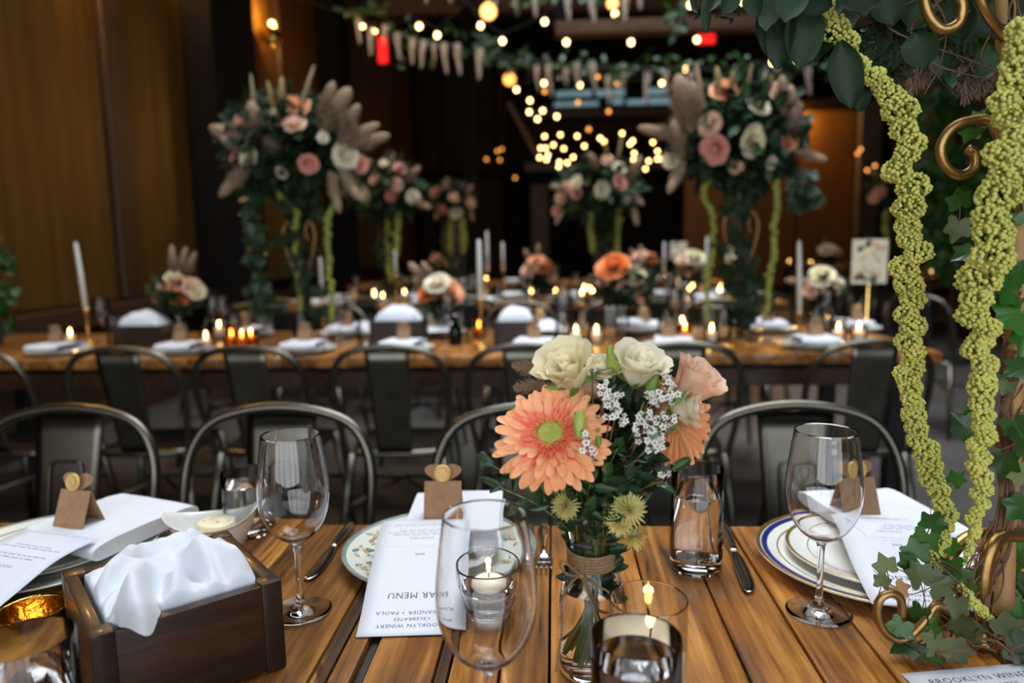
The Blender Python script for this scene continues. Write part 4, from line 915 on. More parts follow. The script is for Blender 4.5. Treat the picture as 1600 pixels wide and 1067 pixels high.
# --- spiky pale heads
def thistle(label, px, py, dy, rad, d, k):
    hd = fp(px, py, dy); t = flower_thing('thistle_head', label, 'flower', hd, d, k, .0012); g = random.Random(k); b = MB()
    Z = Vector(d).normalized(); X = Z.orthogonal().normalized(); B = Matrix((X, Z.cross(X), Z)).transposed()
    for i in range(110):
        z = 1-1.6*(i+.5)/110; a = i*2.39996; q = math.sqrt(max(0, 1-z*z)); dd = B @ V3(q*math.cos(a), q*math.sin(a), z)
        V, F = petal_grid(rad*g.uniform(.85, 1.15), rad*.09, .9, .15, .5, g.uniform(-.1, .1), 3, 4); b.add(V, F, basis(dd, Z), hd+dd*rad*.12)
    o = b.build('spikes', 'celosia', t); o['kind'] = 'stuff'
thistle('pale spiky head left of the vase mouth', 884, 791, -.045, .0125, V3(-.4, -.6, .5), 31)
thistle('largest pale spiky head right of the vase mouth', 982, 797, -.055, .0150, V3(.2, -.8, .5), 32)
thistle('pale spiky head below the largest one', 968, 815, -.055, .0125, V3(-.1, -.8, -.2), 33)
thistle('pale spiky head pointing down at the lower right', 990, 838, -.05, .0120, V3(.25, -.5, -.8), 34)
# --- feathery grass at the left
for i, (px, py, ex, ey) in enumerate(((862, 578, 803, 570), (865, 600, 805, 606))):
    t = thing('feather_grass', ['feathery tan grass plume at the upper left of the bouquet', 'feathery tan grass plume just below the upper one'][i], 'grass'); g = random.Random(i+80)
    a, e = fp(px, py, .03), fp(ex, ey, .035); S = spline([VC+V3(-.005, .005, .13), VC+V3(-.02, .02, .20), a, a+(e-a)*.5+V3(0, 0, .003), e], 30); MB().tube(S, .0006, 5).build('stem', 'pampas', t); b = MB()
    for j in range(520):
        f = g.uniform(0, 1); c = a+(e-a)*f; d = V3(-1.1, g.gauss(0, .6), g.gauss(0, .75)); L = .010*(.35+math.sin(f*PI))*g.uniform(.6, 1.1); V, F = petal_grid(L, .00030, .8, .3, 0, .1, 2, 3); b.add(V, F, basis(d, camdir(c)), c)
    o = b.build('plume', 'pampas', t); o['kind'] = 'stuff'

# ================================================================== tall floral stand at the right of the front table
def bead_strand(path, radii, bead, seed, lump_gap=.0180, n=125, sub=1):
    """catkin of small beads gathered in lumps along a path"""
    g = random.Random(seed); S = spline(path, 400); L = [0]
    for i in range(400): L.append(L[-1]+(S[i+1]-S[i]).length)
    Rr = spline([(r_, 0, 0) for r_ in radii], 400); IV, IF = ico(sub); Vs = []; Fs = []; k = 0; s_ = 0; i = 0
    while s_ < L[-1]:
        while i < 400 and L[i] < s_: i += 1
        r_ = Rr[i].x; c = S[i]+V3(g.gauss(0, .21), g.gauss(0, .21), 0)*r_; r2 = r_*g.uniform(.72, 1.02); m = max(10, int(n*(r2/.017)**1.3))
        for j in range(m):
            z = 1-2*(j+.5)/m; a = j*2.39996+g.uniform(-.3, .3); q = math.sqrt(1-z*z); d = np.array((q*math.cos(a), q*math.sin(a), z*.85))
            rr = r2*(1+.14*mnoise.noise(Vector(d*2.1)+V3(s_*50, 0, 0)))*g.uniform(.92, 1.03); b_ = bead*g.uniform(.75, 1.2)*min(1, .5+r2/.02)
            Vs.append(IV*b_+np.array(c)+d*(rr-b_*.6)); Fs.append(IF+k); k += len(IV)
        s_ += lump_gap*max(.35, r2/.0175)*g.uniform(.8, 1.2)
    b = MB(); b.v = [np.concatenate(Vs)]; b.n = k; b.f = np.concatenate(Fs).tolist(); return b
def strand(label, pts, Y, bead, seed, parent=None, **kw):
    P = [aty(x, y, Y+(c[3] if len(c) > 3 else 0)) for c in pts for x, y in [c[:2]]]; sc_ = (P[len(P)//2]-CAM).dot(CR @ V3(0, 0, -1))/FPX
    rad = [c[2]*sc_ for c in pts]
    t = thing('amaranthus_strand', label, 'flower', P[0])
    o = bead_strand([p-P[0] for p in P], rad, bead, seed, **kw).build('florets', 'amar', t); o['kind'] = 'stuff'
    MB().tube(spline([p-P[0] for p in P], 60), .0016, 6).build('stem', 'stem', t)
strand('green amaranthus strand curving down left of the ivy-wrapped stand', [(1278, -25, 20), (1290, 10, 24), (1300, 45, 26), (1335, 85, 8), (1352, 108, 22), (1372, 128, 20), (1393, 155, 25), (1406, 190, 27), (1420, 222, 22), (1410, 255, 23), (1420, 290, 25), (1416, 330, 24), (1422, 380, 24), (1419, 430, 23), (1419, 480, 24), (1422, 530, 23), (1420, 580, 21), (1424, 620, 20), (1432, 660, 20), (1442, 705, 20), (1456, 755, 20), (1476, 797, 19, -.005), (1466, 835, 20, -.015), (1468, 875, 19, -.02), (1482, 908, 16, -.03), (1510, 930, 14, -.035), (1540, 957, 10, -.04), (1562, 982, 6, -.045)], .80, .0023, 1)
strand('brighter green amaranthus strand hanging in front of the ivy-wrapped stand', [(1610, 20, 30), (1592, 70, 30), (1588, 110, 28), (1568, 150, 26), (1588, 190, 28), (1570, 238, 32), (1552, 290, 35), (1540, 340, 34), (1545, 380, 31), (1533, 425, 33), (1525, 475, 32), (1530, 525, 27), (1533, 570, 26), (1536, 620, 22), (1534, 670, 21), (1530, 720, 19), (1530, 765, 16), (1524, 805, 13), (1516, 845, 9), (1508, 882, 4)], .735, .0026, 2, n=115)
YS = .80
def sp3(px, py, dy=0): return aty(px, py, YS+dy)
st = thing('flower_stand', 'gold scroll stand wrapped in twigs and ivy at right', 'flower stand', (atz(1565, 1003).x, atz(1565, 1003).y, TZ)); O = st.location.copy()
def rod(pts, r_, nm='scroll', m='gold', n=10, seg=40): MB().tube([p-O for p in spline(pts, seg)], r_, n).build(nm, m, st)
base = V3(O.x, O.y, TZ)
rod([sp3(1566, -60, .02), sp3(1580, 200, .02), sp3(1590, 400, .02), sp3(1584, 560, .02), sp3(1580, 700, .02), sp3(1572, 830, .01), base+V3(.005, .01, .03), base+V3(0, .01, .004)], .0105, 'pole', 'bamboo', 12, 50)
rod([sp3(1600, 836, .0), sp3(1565, 838, -.01), sp3(1546, 862, -.02), sp3(1537, 905, -.025), sp3(1535, 960, -.025), atz(1537, 1014, .757)+V3(0, .0, 0)], .0078, 'foot_rod')
rod([sp3(1600, 850, .03), sp3(1545, 832, .03), sp3(1505, 845, .02), sp3(1480, 880, .01), sp3(1470, 930, -.0), atz(1458, 985, .76)], .0072, 'foot_rod')
rod([sp3(1560, 985, -.03), sp3(1500, 965, -.045), sp3(1465, 945, -.05), sp3(1445, 970, -.055), sp3(1412, 1000, -.06), sp3(1385, 990, -.06), sp3(1371, 962, -.06), sp3(1376, 935, -.06), sp3(1395, 927, -.058), sp3(1408, 938, -.056), sp3(1409, 965, -.054)], .0045)
rod([sp3(1590, 330, .0), sp3(1565, 230, -.01), sp3(1548, 190, -.02), sp3(1520, 188, -.02), sp3(1488, 200, -.02), sp3(1470, 228, -.02), sp3(1476, 258, -.02), sp3(1500, 274, -.02), sp3(1522, 262, -.02), sp3(1523, 240, -.02), sp3(1512, 233, -.02)], .0052)
rod([sp3(1570, 60, .0), sp3(1535, 10, -.02), sp3(1520, -30, -.02), sp3(1480, -45, -.02), sp3(1446, -18, -.02), sp3(1450, 22, -.02), sp3(1472, 46, -.02), sp3(1498, 36, -.02), sp3(1503, 5, -.02), sp3(1488, -12, -.02)], .0052)
rod([sp3(1600, 560, .0), sp3(1575, 620, -.005), sp3(1560, 700, .0), sp3(1568, 780, .0), sp3(1556, 850, -.01), sp3(1541, 940, -.03), atz(1537, 1008, .757)], .004, 'vine_trunk', 'twig')
g = random.Random(17)
def twig(pts, r_=.0011): MB().tube([Vector(p)-O for p in spline(pts, 22)], [r_*(1-.5*i/22) for i in range(23)], 5).build('twig', 'twig', st)
for i in range(26):      # winding round the pole
    y0 = g.uniform(360, 900); P = []
    for k in range(6):
        yy = y0+k*g.uniform(14, 34); P.append(sp3(1583+(14+g.uniform(0, 8))*math.sin(k*1.4+i)-max(0, yy-800)*.12, yy, .018+.014*math.cos(k*1.4+i)))
    twig(P, g.uniform(.0009, .002))
for i in range(24):      # nest at the foot
    a = atz(g.uniform(1455, 1605), g.uniform(975, 1030), .755+g.uniform(0, .02)); d = V3(g.gauss(0, 1), g.gauss(0, .5), 0).normalized()*g.uniform(.03, .07)
    twig([a, a+d*.4+V3(0, 0, g.uniform(0, .012)), a+d*.75+V3(g.gauss(0, .008), g.gauss(0, .008), g.uniform(0, .012)), a+d+V3(g.gauss(0, .01), g.gauss(0, .01), g.uniform(.0, .012))], g.uniform(.0009, .0022))
for i in range(14):      # slender shoots between pole and foot
    twig([sp3(g.uniform(1560, 1600), g.uniform(560, 800), .0), sp3(g.uniform(1540, 1580), g.uniform(800, 860), -.01), sp3(g.uniform(1500, 1570), g.uniform(880, 940), -.03), atz(g.uniform(1480, 1560), g.uniform(960, 1015), .758)], g.uniform(.001, .002))
for i in range(10):
    a = sp3(1480+g.uniform(-10, 20), 935+g.uniform(-20, 20), -.04); twig([a, a+V3(g.gauss(0, .012), g.gauss(0, .01), .02), a+V3(g.gauss(-.02, .02), g.gauss(0, .01), g.uniform(.02, .05))], .0012)
for i in range(8):
    a = sp3(g.uniform(1440, 1600), -10, .0); twig([a, a+V3(g.gauss(0, .02), 0, -.03), a+V3(g.gauss(.02, .03), g.gauss(0, .01), -.07), a+V3(g.gauss(.03, .04), 0, -.10)], .0012)
# ivy leaves
def ivy_leaf(s_, g_):
    ang = [(0, 1.0), (9, .86), (20, .70), (33, .64), (48, .82), (57, .86), (68, .70), (88, .55), (112, .66), (128, .62), (150, .40), (172, .12)]
    P = [(math.cos(R(a))*r_, math.sin(R(a))*r_) for a, r_ in ang]+[(math.cos(R(a))*r_, -math.sin(R(a))*r_) for a, r_ in ang[:0:-1]]
    V = [(0, 0, .0)]+[(x+.0, y*.95, .16*abs(y)-.12*x*x*(x > 0)+g_.uniform(-.04, .04)) for x, y in P]; n = len(P)
    return np.array(V)*s_, [(0, 1+k, 1+(k+1) % n) for k in range(n)]
def ivy(px, py, dy, size_px, ang, m='ivy', tilt=None, parent=None, rel=None):
    c = sp3(px, py, dy); s_ = size_px*(c-CAM).length/FPX*.80; cd_ = camdir(c); a = R(ang)
    right = CR @ V3(1, 0, 0); up = CR @ V3(0, 1, 0); d = right*math.cos(a)+up*math.sin(a)+cd_*g.uniform(-.35, .35)
    nrm = cd_+right*g.gauss(0, .35)+up*g.gauss(.25, .35)
    V, F = ivy_leaf(s_, g); MB().add(V, F, basis(d, nrm), c-O).build('ivy_leaf', m, st)
    twig([c, c-d.normalized()*s_*.7+V3(0, .004, -.004), c-d.normalized()*s_*1.5+V3(0, .012, -.004)], .0007)
for a in [(1520, 205, -.02, 26, 230), (1530, 190, -.015, 24, 60), (1500, 318, .0, 30, 100), (1497, 350, .0, 34, 255, 'ivy_grey'), (1515, 395, .01, 32, 200), (1580, 455, -.02, 46, 160), (1590, 490, -.025, 50, 210), (1597, 520, -.02, 40, 270), (1590, 430, -.0, 34, 60),
          (1598, 575, -.02, 36, 200), (1575, 600, -.02, 22, 240, 'ivy_grey'), (1512, 672, .0, 38, 130), (1516, 655, .01, 24, 110), (1585, 660, -.03, 34, 300), (1592, 690, -.03, 40, 20), (1570, 715, -.02, 36, 260), (1596, 740, -.02, 32, 180, 'ivy_grey'), (1492, 752, .0, 24, 50), (1598, 790, -.02, 36, 220),
          (1455, 822, -.035, 32, 60), (1448, 838, -.04, 34, 250), (1432, 868, -.04, 34, 105), (1420, 880, -.045, 26, 130), (1385, 888, -.05, 30, 115, 'ivy_grey'), (1378, 912, -.05, 22, 80, 'ivy_grey'), (1402, 918, -.055, 26, 320, 'bamboo'), (1438, 905, -.055, 38, 110, 'ivy_grey'), (1460, 915, -.05, 36, 20, 'ivy_grey'),
          (1500, 890, -.04, 34, 200), (1515, 905, -.03, 30, 330), (1495, 940, -.055, 30, 260, 'ivy_grey'), (1505, 975, -.06, 34, 255, 'ivy_grey'), (1552, 890, .0, 40, 120), (1580, 900, .0, 44, 240), (1595, 870, .0, 40, 60), (1562, 930, -.01, 38, 300), (1590, 945, -.02, 42, 200, 'ivy_grey'),
          (1408, 975, -.06, 30, 240), (1424, 1006, -.065, 40, 200), (1440, 1018, -.065, 38, 290), (1412, 990, -.06, 26, 100), (1470, 1000, -.07, 36, 230, 'ivy_grey'), (1492, 1012, -.07, 34, 300, 'ivy_grey'), (1575, 990, -.06, 44, 30, 'ivy_grey'), (1590, 1010, -.07, 44, 330), (1600, 975, -.05, 40, 100), (1480, 850, -.02, 30, 300), (1440, 955, -.05, 30, 250), (1530, 990, -.05, 28, 160, 'ivy_grey'),
          (1598, 330, .0, 30, 200), (1590, 280, .01, 34, 250), (1545, 520, .03, 26, 40), (1560, 380, .03, 32, 60), (1575, 870, .01, 40, 290), (1465, 880, -.02, 30, 160), (1450, 985, -.06, 26, 60)]: ivy(*a)
# eucalyptus and seeded greens over the top
def big_leaf(px0, py0, px1, py1, w_px, dy, m='euca'):
    a, b = sp3(px0, py0, dy), sp3(px1, py1, dy-.012); L = (b-a).length; V, F = petal_grid(L, w_px*(a-CAM).length/FPX, .12, .42, .35, g.uniform(-.08, .08), 7, 10)
    nrm = camdir(a)+V3(g.gauss(0, .35), 0, g.gauss(0, .3)); MB().add(V, F, basis(b-a, nrm), a-O).build('eucalyptus_leaf', m, st)
for a in [(1216, -20, 1200, 52, 17, -.01), (1245, -30, 1226, 38, 22, -.03), (1232, 0, 1214, 106, 20, 0), (1262, 5, 1245, 108, 26, .0), (1282, 20, 1276, 100, 26, .02), (1312, 65, 1330, 168, 22, -.01), (1340, 60, 1338, 178, 20, .02), (1188, 15, 1206, 92, 12, .01), (1105, -15, 1104, 50, 8, -.02), (1128, -12, 1108, 18, 6, -.02),
          (1172, -20, 1186, 24, 15, -.01), (1345, -25, 1350, 26, 30, -.03), (1372, 45, 1362, 100, 24, .02), (1432, 52, 1445, 108, 22, -.02), (1400, -20, 1420, 60, 26, .02), (1440, -20, 1420, 48, 24, .01), (1475, -20, 1500, 70, 24, .02), (1510, 0, 1490, 90, 18, .03), (1530, -20, 1560, 60, 26, .03), (1300, -20, 1265, 40, 26, .03), (1330, -20, 1300, 60, 22, .03), (1375, -20, 1395, 40, 22, .0), (1570, -20, 1600, 40, 26, .02), (1460, 60, 1478, 130, 12, .01, 'leaf'), (1480, 105, 1486, 140, 8, .0, 'leaf'), (1150, -20, 1130, 20, 14, 0.), (1085, -18, 1092, 20, 9, .02), (1250, -25, 1300, 10, 24, -.02), (1400, 60, 1380, 120, 20, .03), (1545, 70, 1530, 130, 14, .02, 'leaf')]: big_leaf(*a)
rod([sp3(1600, -40, .01), sp3(1450, -25, .01), sp3(1300, -20, .0), sp3(1180, -22, .0), sp3(1090, -25, .0)], .0025, 'branch', 'twig')
b = MB()
for (cx_, cy_, n) in ((1350, 90, 80), (1365, 60, 60), (1500, 80, 90), (1450, 30, 60), (1130, 0, 40), (1400, 100, 60)):
    for j in range(n):
        c = sp3(cx_+g.gauss(0, 14), cy_+g.gauss(0, 18), .02+g.gauss(0, .008)); V, F = petal_grid(g.uniform(.005, .012), .0018, .6, .4, .3, .1, 3, 3); b.add(V, F, basis((g.gauss(0, 1), g.gauss(0, .5), g.gauss(-.3, .8)), camdir(c)), c-O)
o = b.build('seeded_greens', 'leaf_dark', st); o['kind'] = 'stuff'
def fuzz(b, a, e, w_, n, L, gg):
    ax = (e-a)
    for j in range(n):
        f = gg.uniform(0, 1)**.8; c = a+ax*f; d = ax.normalized()*1.3+V3(gg.gauss(0, 1), gg.gauss(0, 1), gg.gauss(0, 1))*.55; l = L*gg.uniform(.6, 1.1)*(.5+math.sin(min(1, f+.1)*PI)*.6)
        V, F = petal_grid(l, w_, .8, .3, 0, gg.uniform(-.2, .2), 2, 3); b.add(V, F, basis(d, camdir(c)), c+V3(gg.gauss(0, 1), gg.gauss(0, 1), gg.gauss(0, 1))*L*.1)
for (x0, y0, x1, y1) in ((1445, 70, 1420, 150), (1455, 90, 1438, 125), (1505, 95, 1510, 150), (1535, 80, 1545, 135), (1520, 90, 1530, 140)):
    b = MB(); a, e = sp3(x0, y0, .03), sp3(x1, y1, .03); fuzz(b, a-O, e-O, .0005, 500, .020, g); o = b.build('pampas_tuft', 'pampas', st); o['kind'] = 'stuff'

# ================================================================== other tables
PXM = lambda Y: FPX/Y
_rose = {}
def bg_rose(parent, P, rad, d, m, seed=0):
    key = (m, seed % 3)
    if key not in _rose:
        o = rose_mb(1.0, 100+seed % 3, layers=((2, .10, 1.0, 88), (3, .22, 1.02, 82), (4, .38, 1.0, 72), (5, .58, .96, 56), (6, .80, .86, 36), (6, 1.0, .66, 14)), ruffle=.05).ball((0, 0, .12), .30, 2, (1, 1, 1.1), .25).build('rose', m, parent); _rose[key] = o.data
    else: o = link('rose', _rose[key], parent)
    Z = Vector(d).normalized(); X = Z.orthogonal().normalized(); Rm = Matrix((X, Z.cross(X), Z)).transposed() @ Matrix.Rotation(seed*1.7, 3, 'Z')
    o.matrix_local = Matrix.Translation(P) @ Rm.to_4x4() @ Matrix.Scale(rad, 4); return o
def plume_mesh(m, n=900, w_=.012):
    g_ = random.Random(3); b = MB()
    b.lathe(prof_smooth([(0, 0), (.04, .15), (.09, .45), (.13, .68), (.12, .85), (.05, .97), (0, 1)], 2), 8, Mx=Matrix.Rotation(PI/2, 3, 'Y'))
    for j in range(n):
        f = g_.uniform(0, 1)**.6; d = V3(.75, g_.gauss(0, .65), g_.gauss(0, .65)); l = .22*(.35+.75*math.sin(min(1, f+.08)*PI))*g_.uniform(.6, 1.1); q = V3(0, g_.gauss(0, 1), g_.gauss(0, 1)).normalized()*.07*math.sin(min(1, f+.1)*PI)
        V, F = petal_grid(l, w_, .8, .3, 0, g_.uniform(-.3, .3), 2, 3); b.add(V, F, basis(d, V3(g_.gauss(0, 1), g_.gauss(0, 1), g_.gauss(0, 1))), V3(f*.8, 0, 0)+q)
    return b
_pl = {}
def bg_plume(parent, a, e, fat, m='pampas'):
    if m not in _pl: o = plume_mesh(m).build('pampas_plume', m, parent); _pl[m] = o.data
    else: o = link('pampas_plume', _pl[m], parent)
    d = Vector(e)-Vector(a); B = basis(d, (0, -1, .2)); L = d.length
    o.matrix_local = Matrix.Translation(a) @ B.to_4x4() @ Matrix.Diagonal((L*1.05, fat*L*(2.1 if m == 'pampas' else 1.2), fat*L*(2.1 if m == 'pampas' else 1.2), 1)); return o
def leaf_cloud(parent, c, rad, n, L, m, seed, nm='foliage', W=.28):
    g_ = random.Random(seed); b = MB()
    for j in range(n):
        d = V3(g_.gauss(0, 1), g_.gauss(0, 1), g_.gauss(0, 1)).normalized(); q = g_.uniform(.35, 1.0)**.6; p = V3(d.x*rad[0]*q, d.y*rad[1]*q, d.z*rad[2]*q)
        V, F = petal_grid(L*g_.uniform(.6, 1.2), L*W, .15, .45, .4, g_.uniform(-.2, .1), 3, 4); b.add(V, F, basis(d+V3(g_.gauss(0, .6), g_.gauss(0, .6), g_.gauss(-.2, .6)), V3(g_.gauss(0, .5), -1, .6)), Vector(c)+p)
    o = b.build(nm, m, parent); o['kind'] = 'stuff'; return o
def ivy_trail(parent, P, n, L, m, seed, spread=.03, nm='ivy_trail'):
    g_ = random.Random(seed); S = spline(P, 60); b = MB()
    b.tube(S, .004, 5)
    for j in range(n):
        p = S[g_.randrange(61)]+V3(g_.gauss(0, spread), g_.gauss(0, spread), g_.gauss(0, spread*.5)); V, F = ivy_leaf(L*g_.uniform(.6, 1.1), g_); b.add(V, F, basis((g_.gauss(0, 1), g_.gauss(-.3, .5), g_.gauss(-.5, .8)), V3(g_.gauss(0, .5), -1, g_.gauss(.4, .4))), p)
    o = b.build(nm, m, parent); o['kind'] = 'stuff'
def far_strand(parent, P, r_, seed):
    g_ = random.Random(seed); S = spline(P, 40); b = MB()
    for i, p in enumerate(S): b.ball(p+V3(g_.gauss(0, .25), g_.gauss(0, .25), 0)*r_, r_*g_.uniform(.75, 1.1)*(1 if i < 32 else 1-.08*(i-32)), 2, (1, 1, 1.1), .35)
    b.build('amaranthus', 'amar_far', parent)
def tall(label, Y, base_px, roses, plumes, strands, ball, stand=True, seed=1, trail=None, leafn=700):
    P0 = aty(base_px, 520, Y); P0.z = TZ; t = thing('floral_centerpiece', label, 'floral centerpiece', P0, group='tall floral centrepieces'); rel = lambda x, y, dy=0: aty(x, y, Y+dy)-P0; g_ = random.Random(seed); k = Y/FPX
    bx, by, rx, ry = ball; c = rel(bx, by)
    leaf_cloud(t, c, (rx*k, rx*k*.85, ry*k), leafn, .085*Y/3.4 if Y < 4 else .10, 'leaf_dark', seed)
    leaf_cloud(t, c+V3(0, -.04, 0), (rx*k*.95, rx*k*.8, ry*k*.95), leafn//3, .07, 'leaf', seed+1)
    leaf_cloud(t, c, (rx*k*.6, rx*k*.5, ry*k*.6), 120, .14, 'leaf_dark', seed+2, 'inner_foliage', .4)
    for i, (x, y, r_, m) in enumerate(roses):
        q = rel(x, y); d = (q-c).normalized()*.8+V3(0, -1.1, .15); q = rel(x, y, -math.sqrt(max(.05, 1-((x-bx)/rx)**2*.7-((y-by)/ry)**2*.7))*rx*k*.85); bg_rose(t, q, r_*k*.88, d, m, i+seed)
    for (x0, y0, x1, y1, fat, *mm) in plumes: bg_plume(t, rel(x0, y0, -rx*k*.62), rel(x1, y1, -rx*k*g_.uniform(.62, .85)), fat, *mm)
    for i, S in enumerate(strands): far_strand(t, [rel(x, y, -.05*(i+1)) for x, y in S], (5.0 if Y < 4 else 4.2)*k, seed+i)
    hs_ = c.z
    MB().tube([(0, 0, 0), (0, 0, hs_*.4), (c.x*.4, 0, hs_*.75), (c.x*.9, c.y, hs_)], .012, 8).build('pole', 'trim', t)
    MB().lathe(prof_smooth([(0, 0), (.09, 0), (.09, .008), (.03, .02), (.014, .05)], 2), 20).build('foot', 'gold', t)
    for sx in (-1, 1):
        MB().tube(spline([(sx*.0, -.01, hs_*.30), (sx*.05, -.02, hs_*.42), (sx*.075, -.02, hs_*.55), (sx*.05, -.02, hs_*.62), (sx*.03, -.02, hs_*.56), (sx*.045, -.02, hs_*.52)], 24), .005, 6).build('scroll', 'gold', t)
    ivy_trail(t, [(0.01, 0, .08), (.03, -.02, hs_*.25), (-.02, -.01, hs_*.5), (.02, 0, hs_*.75), (c.x, c.y, hs_)], 150, .05, 'leaf_dark', seed+9, .035)
    if trail: ivy_trail(t, [rel(x, y, -.02) for x, y in trail], 90, .045, 'leaf', seed+11, .025, 'hanging_ivy')
    return t
W, B_, K, PE, C = 'ivory', 'blush', 'pink', 'peach', 'cream'
tall('large tall flower ball on the left of the second table, with a dome of pampas', 3.36, 478, [(388, 243, 21, W), (377, 198, 15, B_), (374, 186, 12, K), (462, 165, 23, PE), (459, 193, 17, B_), (482, 256, 15, K), (541, 243, 21, W), (563, 256, 14, K), (366, 248, 12, K), (440, 270, 10, 'cream'), (505, 215, 9, W)],
     [(400, 225, 330, 200, .55), (385, 240, 345, 215, .5), (405, 230, 392, 160, .6), (425, 250, 428, 172, .55), (500, 210, 545, 140, .55), (500, 190, 520, 130, .5), (530, 215, 560, 165, .5), (540, 230, 606, 212, .38), (525, 225, 590, 195, .4), (395, 250, 345, 305, .4), (530, 260, 560, 310, .4), (515, 265, 530, 330, .35), (400, 190, 392, 118, .22, 'pampas_pale'), (468, 170, 490, 104, .22, 'pampas_pale'), (440, 180, 440, 122, .5, 'fan'), (430, 180, 418, 128, .4, 'fan')],
     [[(420, 285), (447, 315), (463, 335), (462, 380), (468, 430), (470, 480), (471, 510)], [(520, 275), (522, 320), (512, 340), (513, 390), (516, 440), (518, 490), (517, 505)]], (455, 225, 98, 68), seed=1, trail=[(385, 280), (395, 340), (405, 400), (402, 450), (408, 490)])
tall('large tall flower ball right of centre on the second table', 3.30, 1152, [(1132, 140, 21, PE), (1184, 163, 19, W), (1110, 194, 18, B_), (1117, 233, 21, K), (1177, 220, 23, C), (1233, 220, 17, PE), (1221, 150, 22, B_), (1048, 250, 14, W), (1205, 255, 10, W), (1150, 262, 10, B_)],
     [(1080, 210, 1060, 120, .6), (1085, 200, 1082, 130, .5), (1065, 250, 1052, 190, .5), (1070, 250, 1045, 300, .4), (1075, 215, 1000, 200, .35), (1225, 220, 1250, 160, .55), (1235, 200, 1235, 135, .5), (1225, 180, 1222, 120, .5), (1240, 235, 1290, 250, .45), (1100, 180, 1088, 100, .25, 'pampas_pale'), (1165, 150, 1175, 100, .25, 'pampas_pale'), (1125, 150, 1120, 105, .5, 'fan'), (1140, 150, 1145, 112, .5, 'fan'), (1190, 140, 1196, 112, .4, 'pampas_pale'), (1200, 150, 1206, 118, .4, 'pampas')],
     [[(1103, 280), (1101, 310), (1113, 340), (1114, 390), (1105, 430), (1105, 480), (1104, 535)], [(1213, 285), (1214, 320), (1210, 360), (1209, 400), (1200, 440), (1200, 480), (1195, 495)]], (1152, 205, 95, 78), seed=5, trail=[(1245, 270), (1252, 295), (1262, 320)])
tall('tall flower ball in the middle distance, below the cluster of bulbs', 5.6, 945, [(968, 263, 11, W), (941, 297, 14, W), (969, 285, 13, K), (900, 302, 10, K), (876, 310, 9, B_), (870, 330, 9, K), (900, 284, 10, C), (950, 250, 10, B_), (885, 292, 9, B_), (979, 311, 7, W)],
     [(980, 290, 1000, 245, .5), (985, 300, 1004, 320, .5), (940, 270, 920, 240, .5), (950, 250, 945, 222, .35, 'fan'), (965, 250, 972, 212, .3, 'pampas_pale'), (890, 300, 862, 290, .5), (880, 330, 868, 350, .4), (990, 320, 995, 352, .4)],
     [[(965, 320), (966, 345), (964, 370), (965, 405)], [(925, 330), (923, 360), (926, 395)]], (935, 295, 62, 42), seed=11, leafn=420)
tall('tall flower ball in the middle distance, right of the big left one', 5.9, 612, [(625, 263, 10, K), (585, 280, 10, B_), (620, 288, 10, B_), (570, 305, 11, W), (612, 305, 10, K), (645, 307, 11, W), (560, 265, 9, K), (600, 255, 7, W)],
     [(630, 285, 655, 262, .5), (640, 310, 672, 325, .45), (610, 270, 615, 238, .3, 'pampas_pale'), (590, 275, 575, 250, .5), (565, 300, 545, 285, .5)],
     [[(607, 330), (606, 370), (608, 410), (611, 440)], [(622, 330), (620, 365), (621, 400)]], (605, 295, 55, 40), seed=15, leafn=420)
tall('small distant flower ball left of the middle aisle', 8.75, 705, [(710, 308, 9, B_), (712, 333, 10, W), (692, 328, 8, K), (680, 300, 9, K), (735, 316, 8, B_), (701, 290, 7, W)],
     [(700, 300, 698, 278, .5), (725, 310, 738, 290, .5), (690, 325, 680, 342, .5), (735, 325, 738, 345, .4)], [[(705, 345), (703, 370), (704, 398)], [(722, 345), (724, 375), (724, 395)]], (707, 314, 32, 26), seed=19, leafn=260)
tall('distant flower ball on the right side, behind the amaranthus strands', 9.6, 1395, [(1390, 275, 9, B_), (1405, 262, 8, W), (1375, 300, 9, K), (1412, 292, 9, W), (1445, 295, 8, W), (1365, 310, 8, B_), (1430, 275, 8, K)],
     [(1380, 280, 1362, 268, .5), (1440, 280, 1465, 270, .5), (1400, 265, 1400, 245, .4)], [[(1385, 330), (1384, 360), (1385, 395)]], (1405, 288, 44, 30), seed=23, leafn=260)

# low bouquets in vases
def low(label, Y, px, vase_px_y, blooms, plumes=(), rx=32, vh=.15, seed=1, leafr=.8):
    P0 = aty(px, vase_px_y, Y); P0.z = TZ; t = thing('low_bouquet', label, 'bouquet', P0, group='low bouquets on the far tables'); rel = lambda x, y, dy=0: aty(x, y, Y+dy)-P0; k = Y/FPX
    cx_ = sum(b_[0] for b_ in blooms)/len(blooms); cy_ = sum(b_[1] for b_ in blooms)/len(blooms); c = rel(cx_, cy_+10)
    MB().lathe([(0, 0), (.03, 0), (.034, .005), (.034, vh*.55), (.022, vh*.75), (.026, vh), (.025, vh), (.0208, vh*.75), (.032, vh*.55), (.032, .008), (0, .008)], 18).build('vase', 'tglass', t, sharp=40)
    for i in range(5): MB().tube([(math.cos(i)*.015, math.sin(i)*.015, .01), (math.cos(i)*-.01, math.sin(i)*.01, vh*.8), (c.x+math.cos(i)*.02, c.y, c.z)], .003, 5).build('stem', 'leaf', t)
    leaf_cloud(t, c, (rx*k*leafr, rx*k*leafr*.8, rx*k*.62), 260, .05 if Y < 4 else .07, 'leaf_dark', seed)
    for i, (x, y, r_, m) in enumerate(blooms): q = rel(x, y, -.04); bg_rose(t, q, r_*k*1.2, (q-c).normalized()+V3(0, -.6, .4), m, i+seed)
    for (x0, y0, x1, y1, fat, *mm) in plumes: bg_plume(t, rel(x0, y0, .02), rel(x1, y1, .02), fat, *mm)
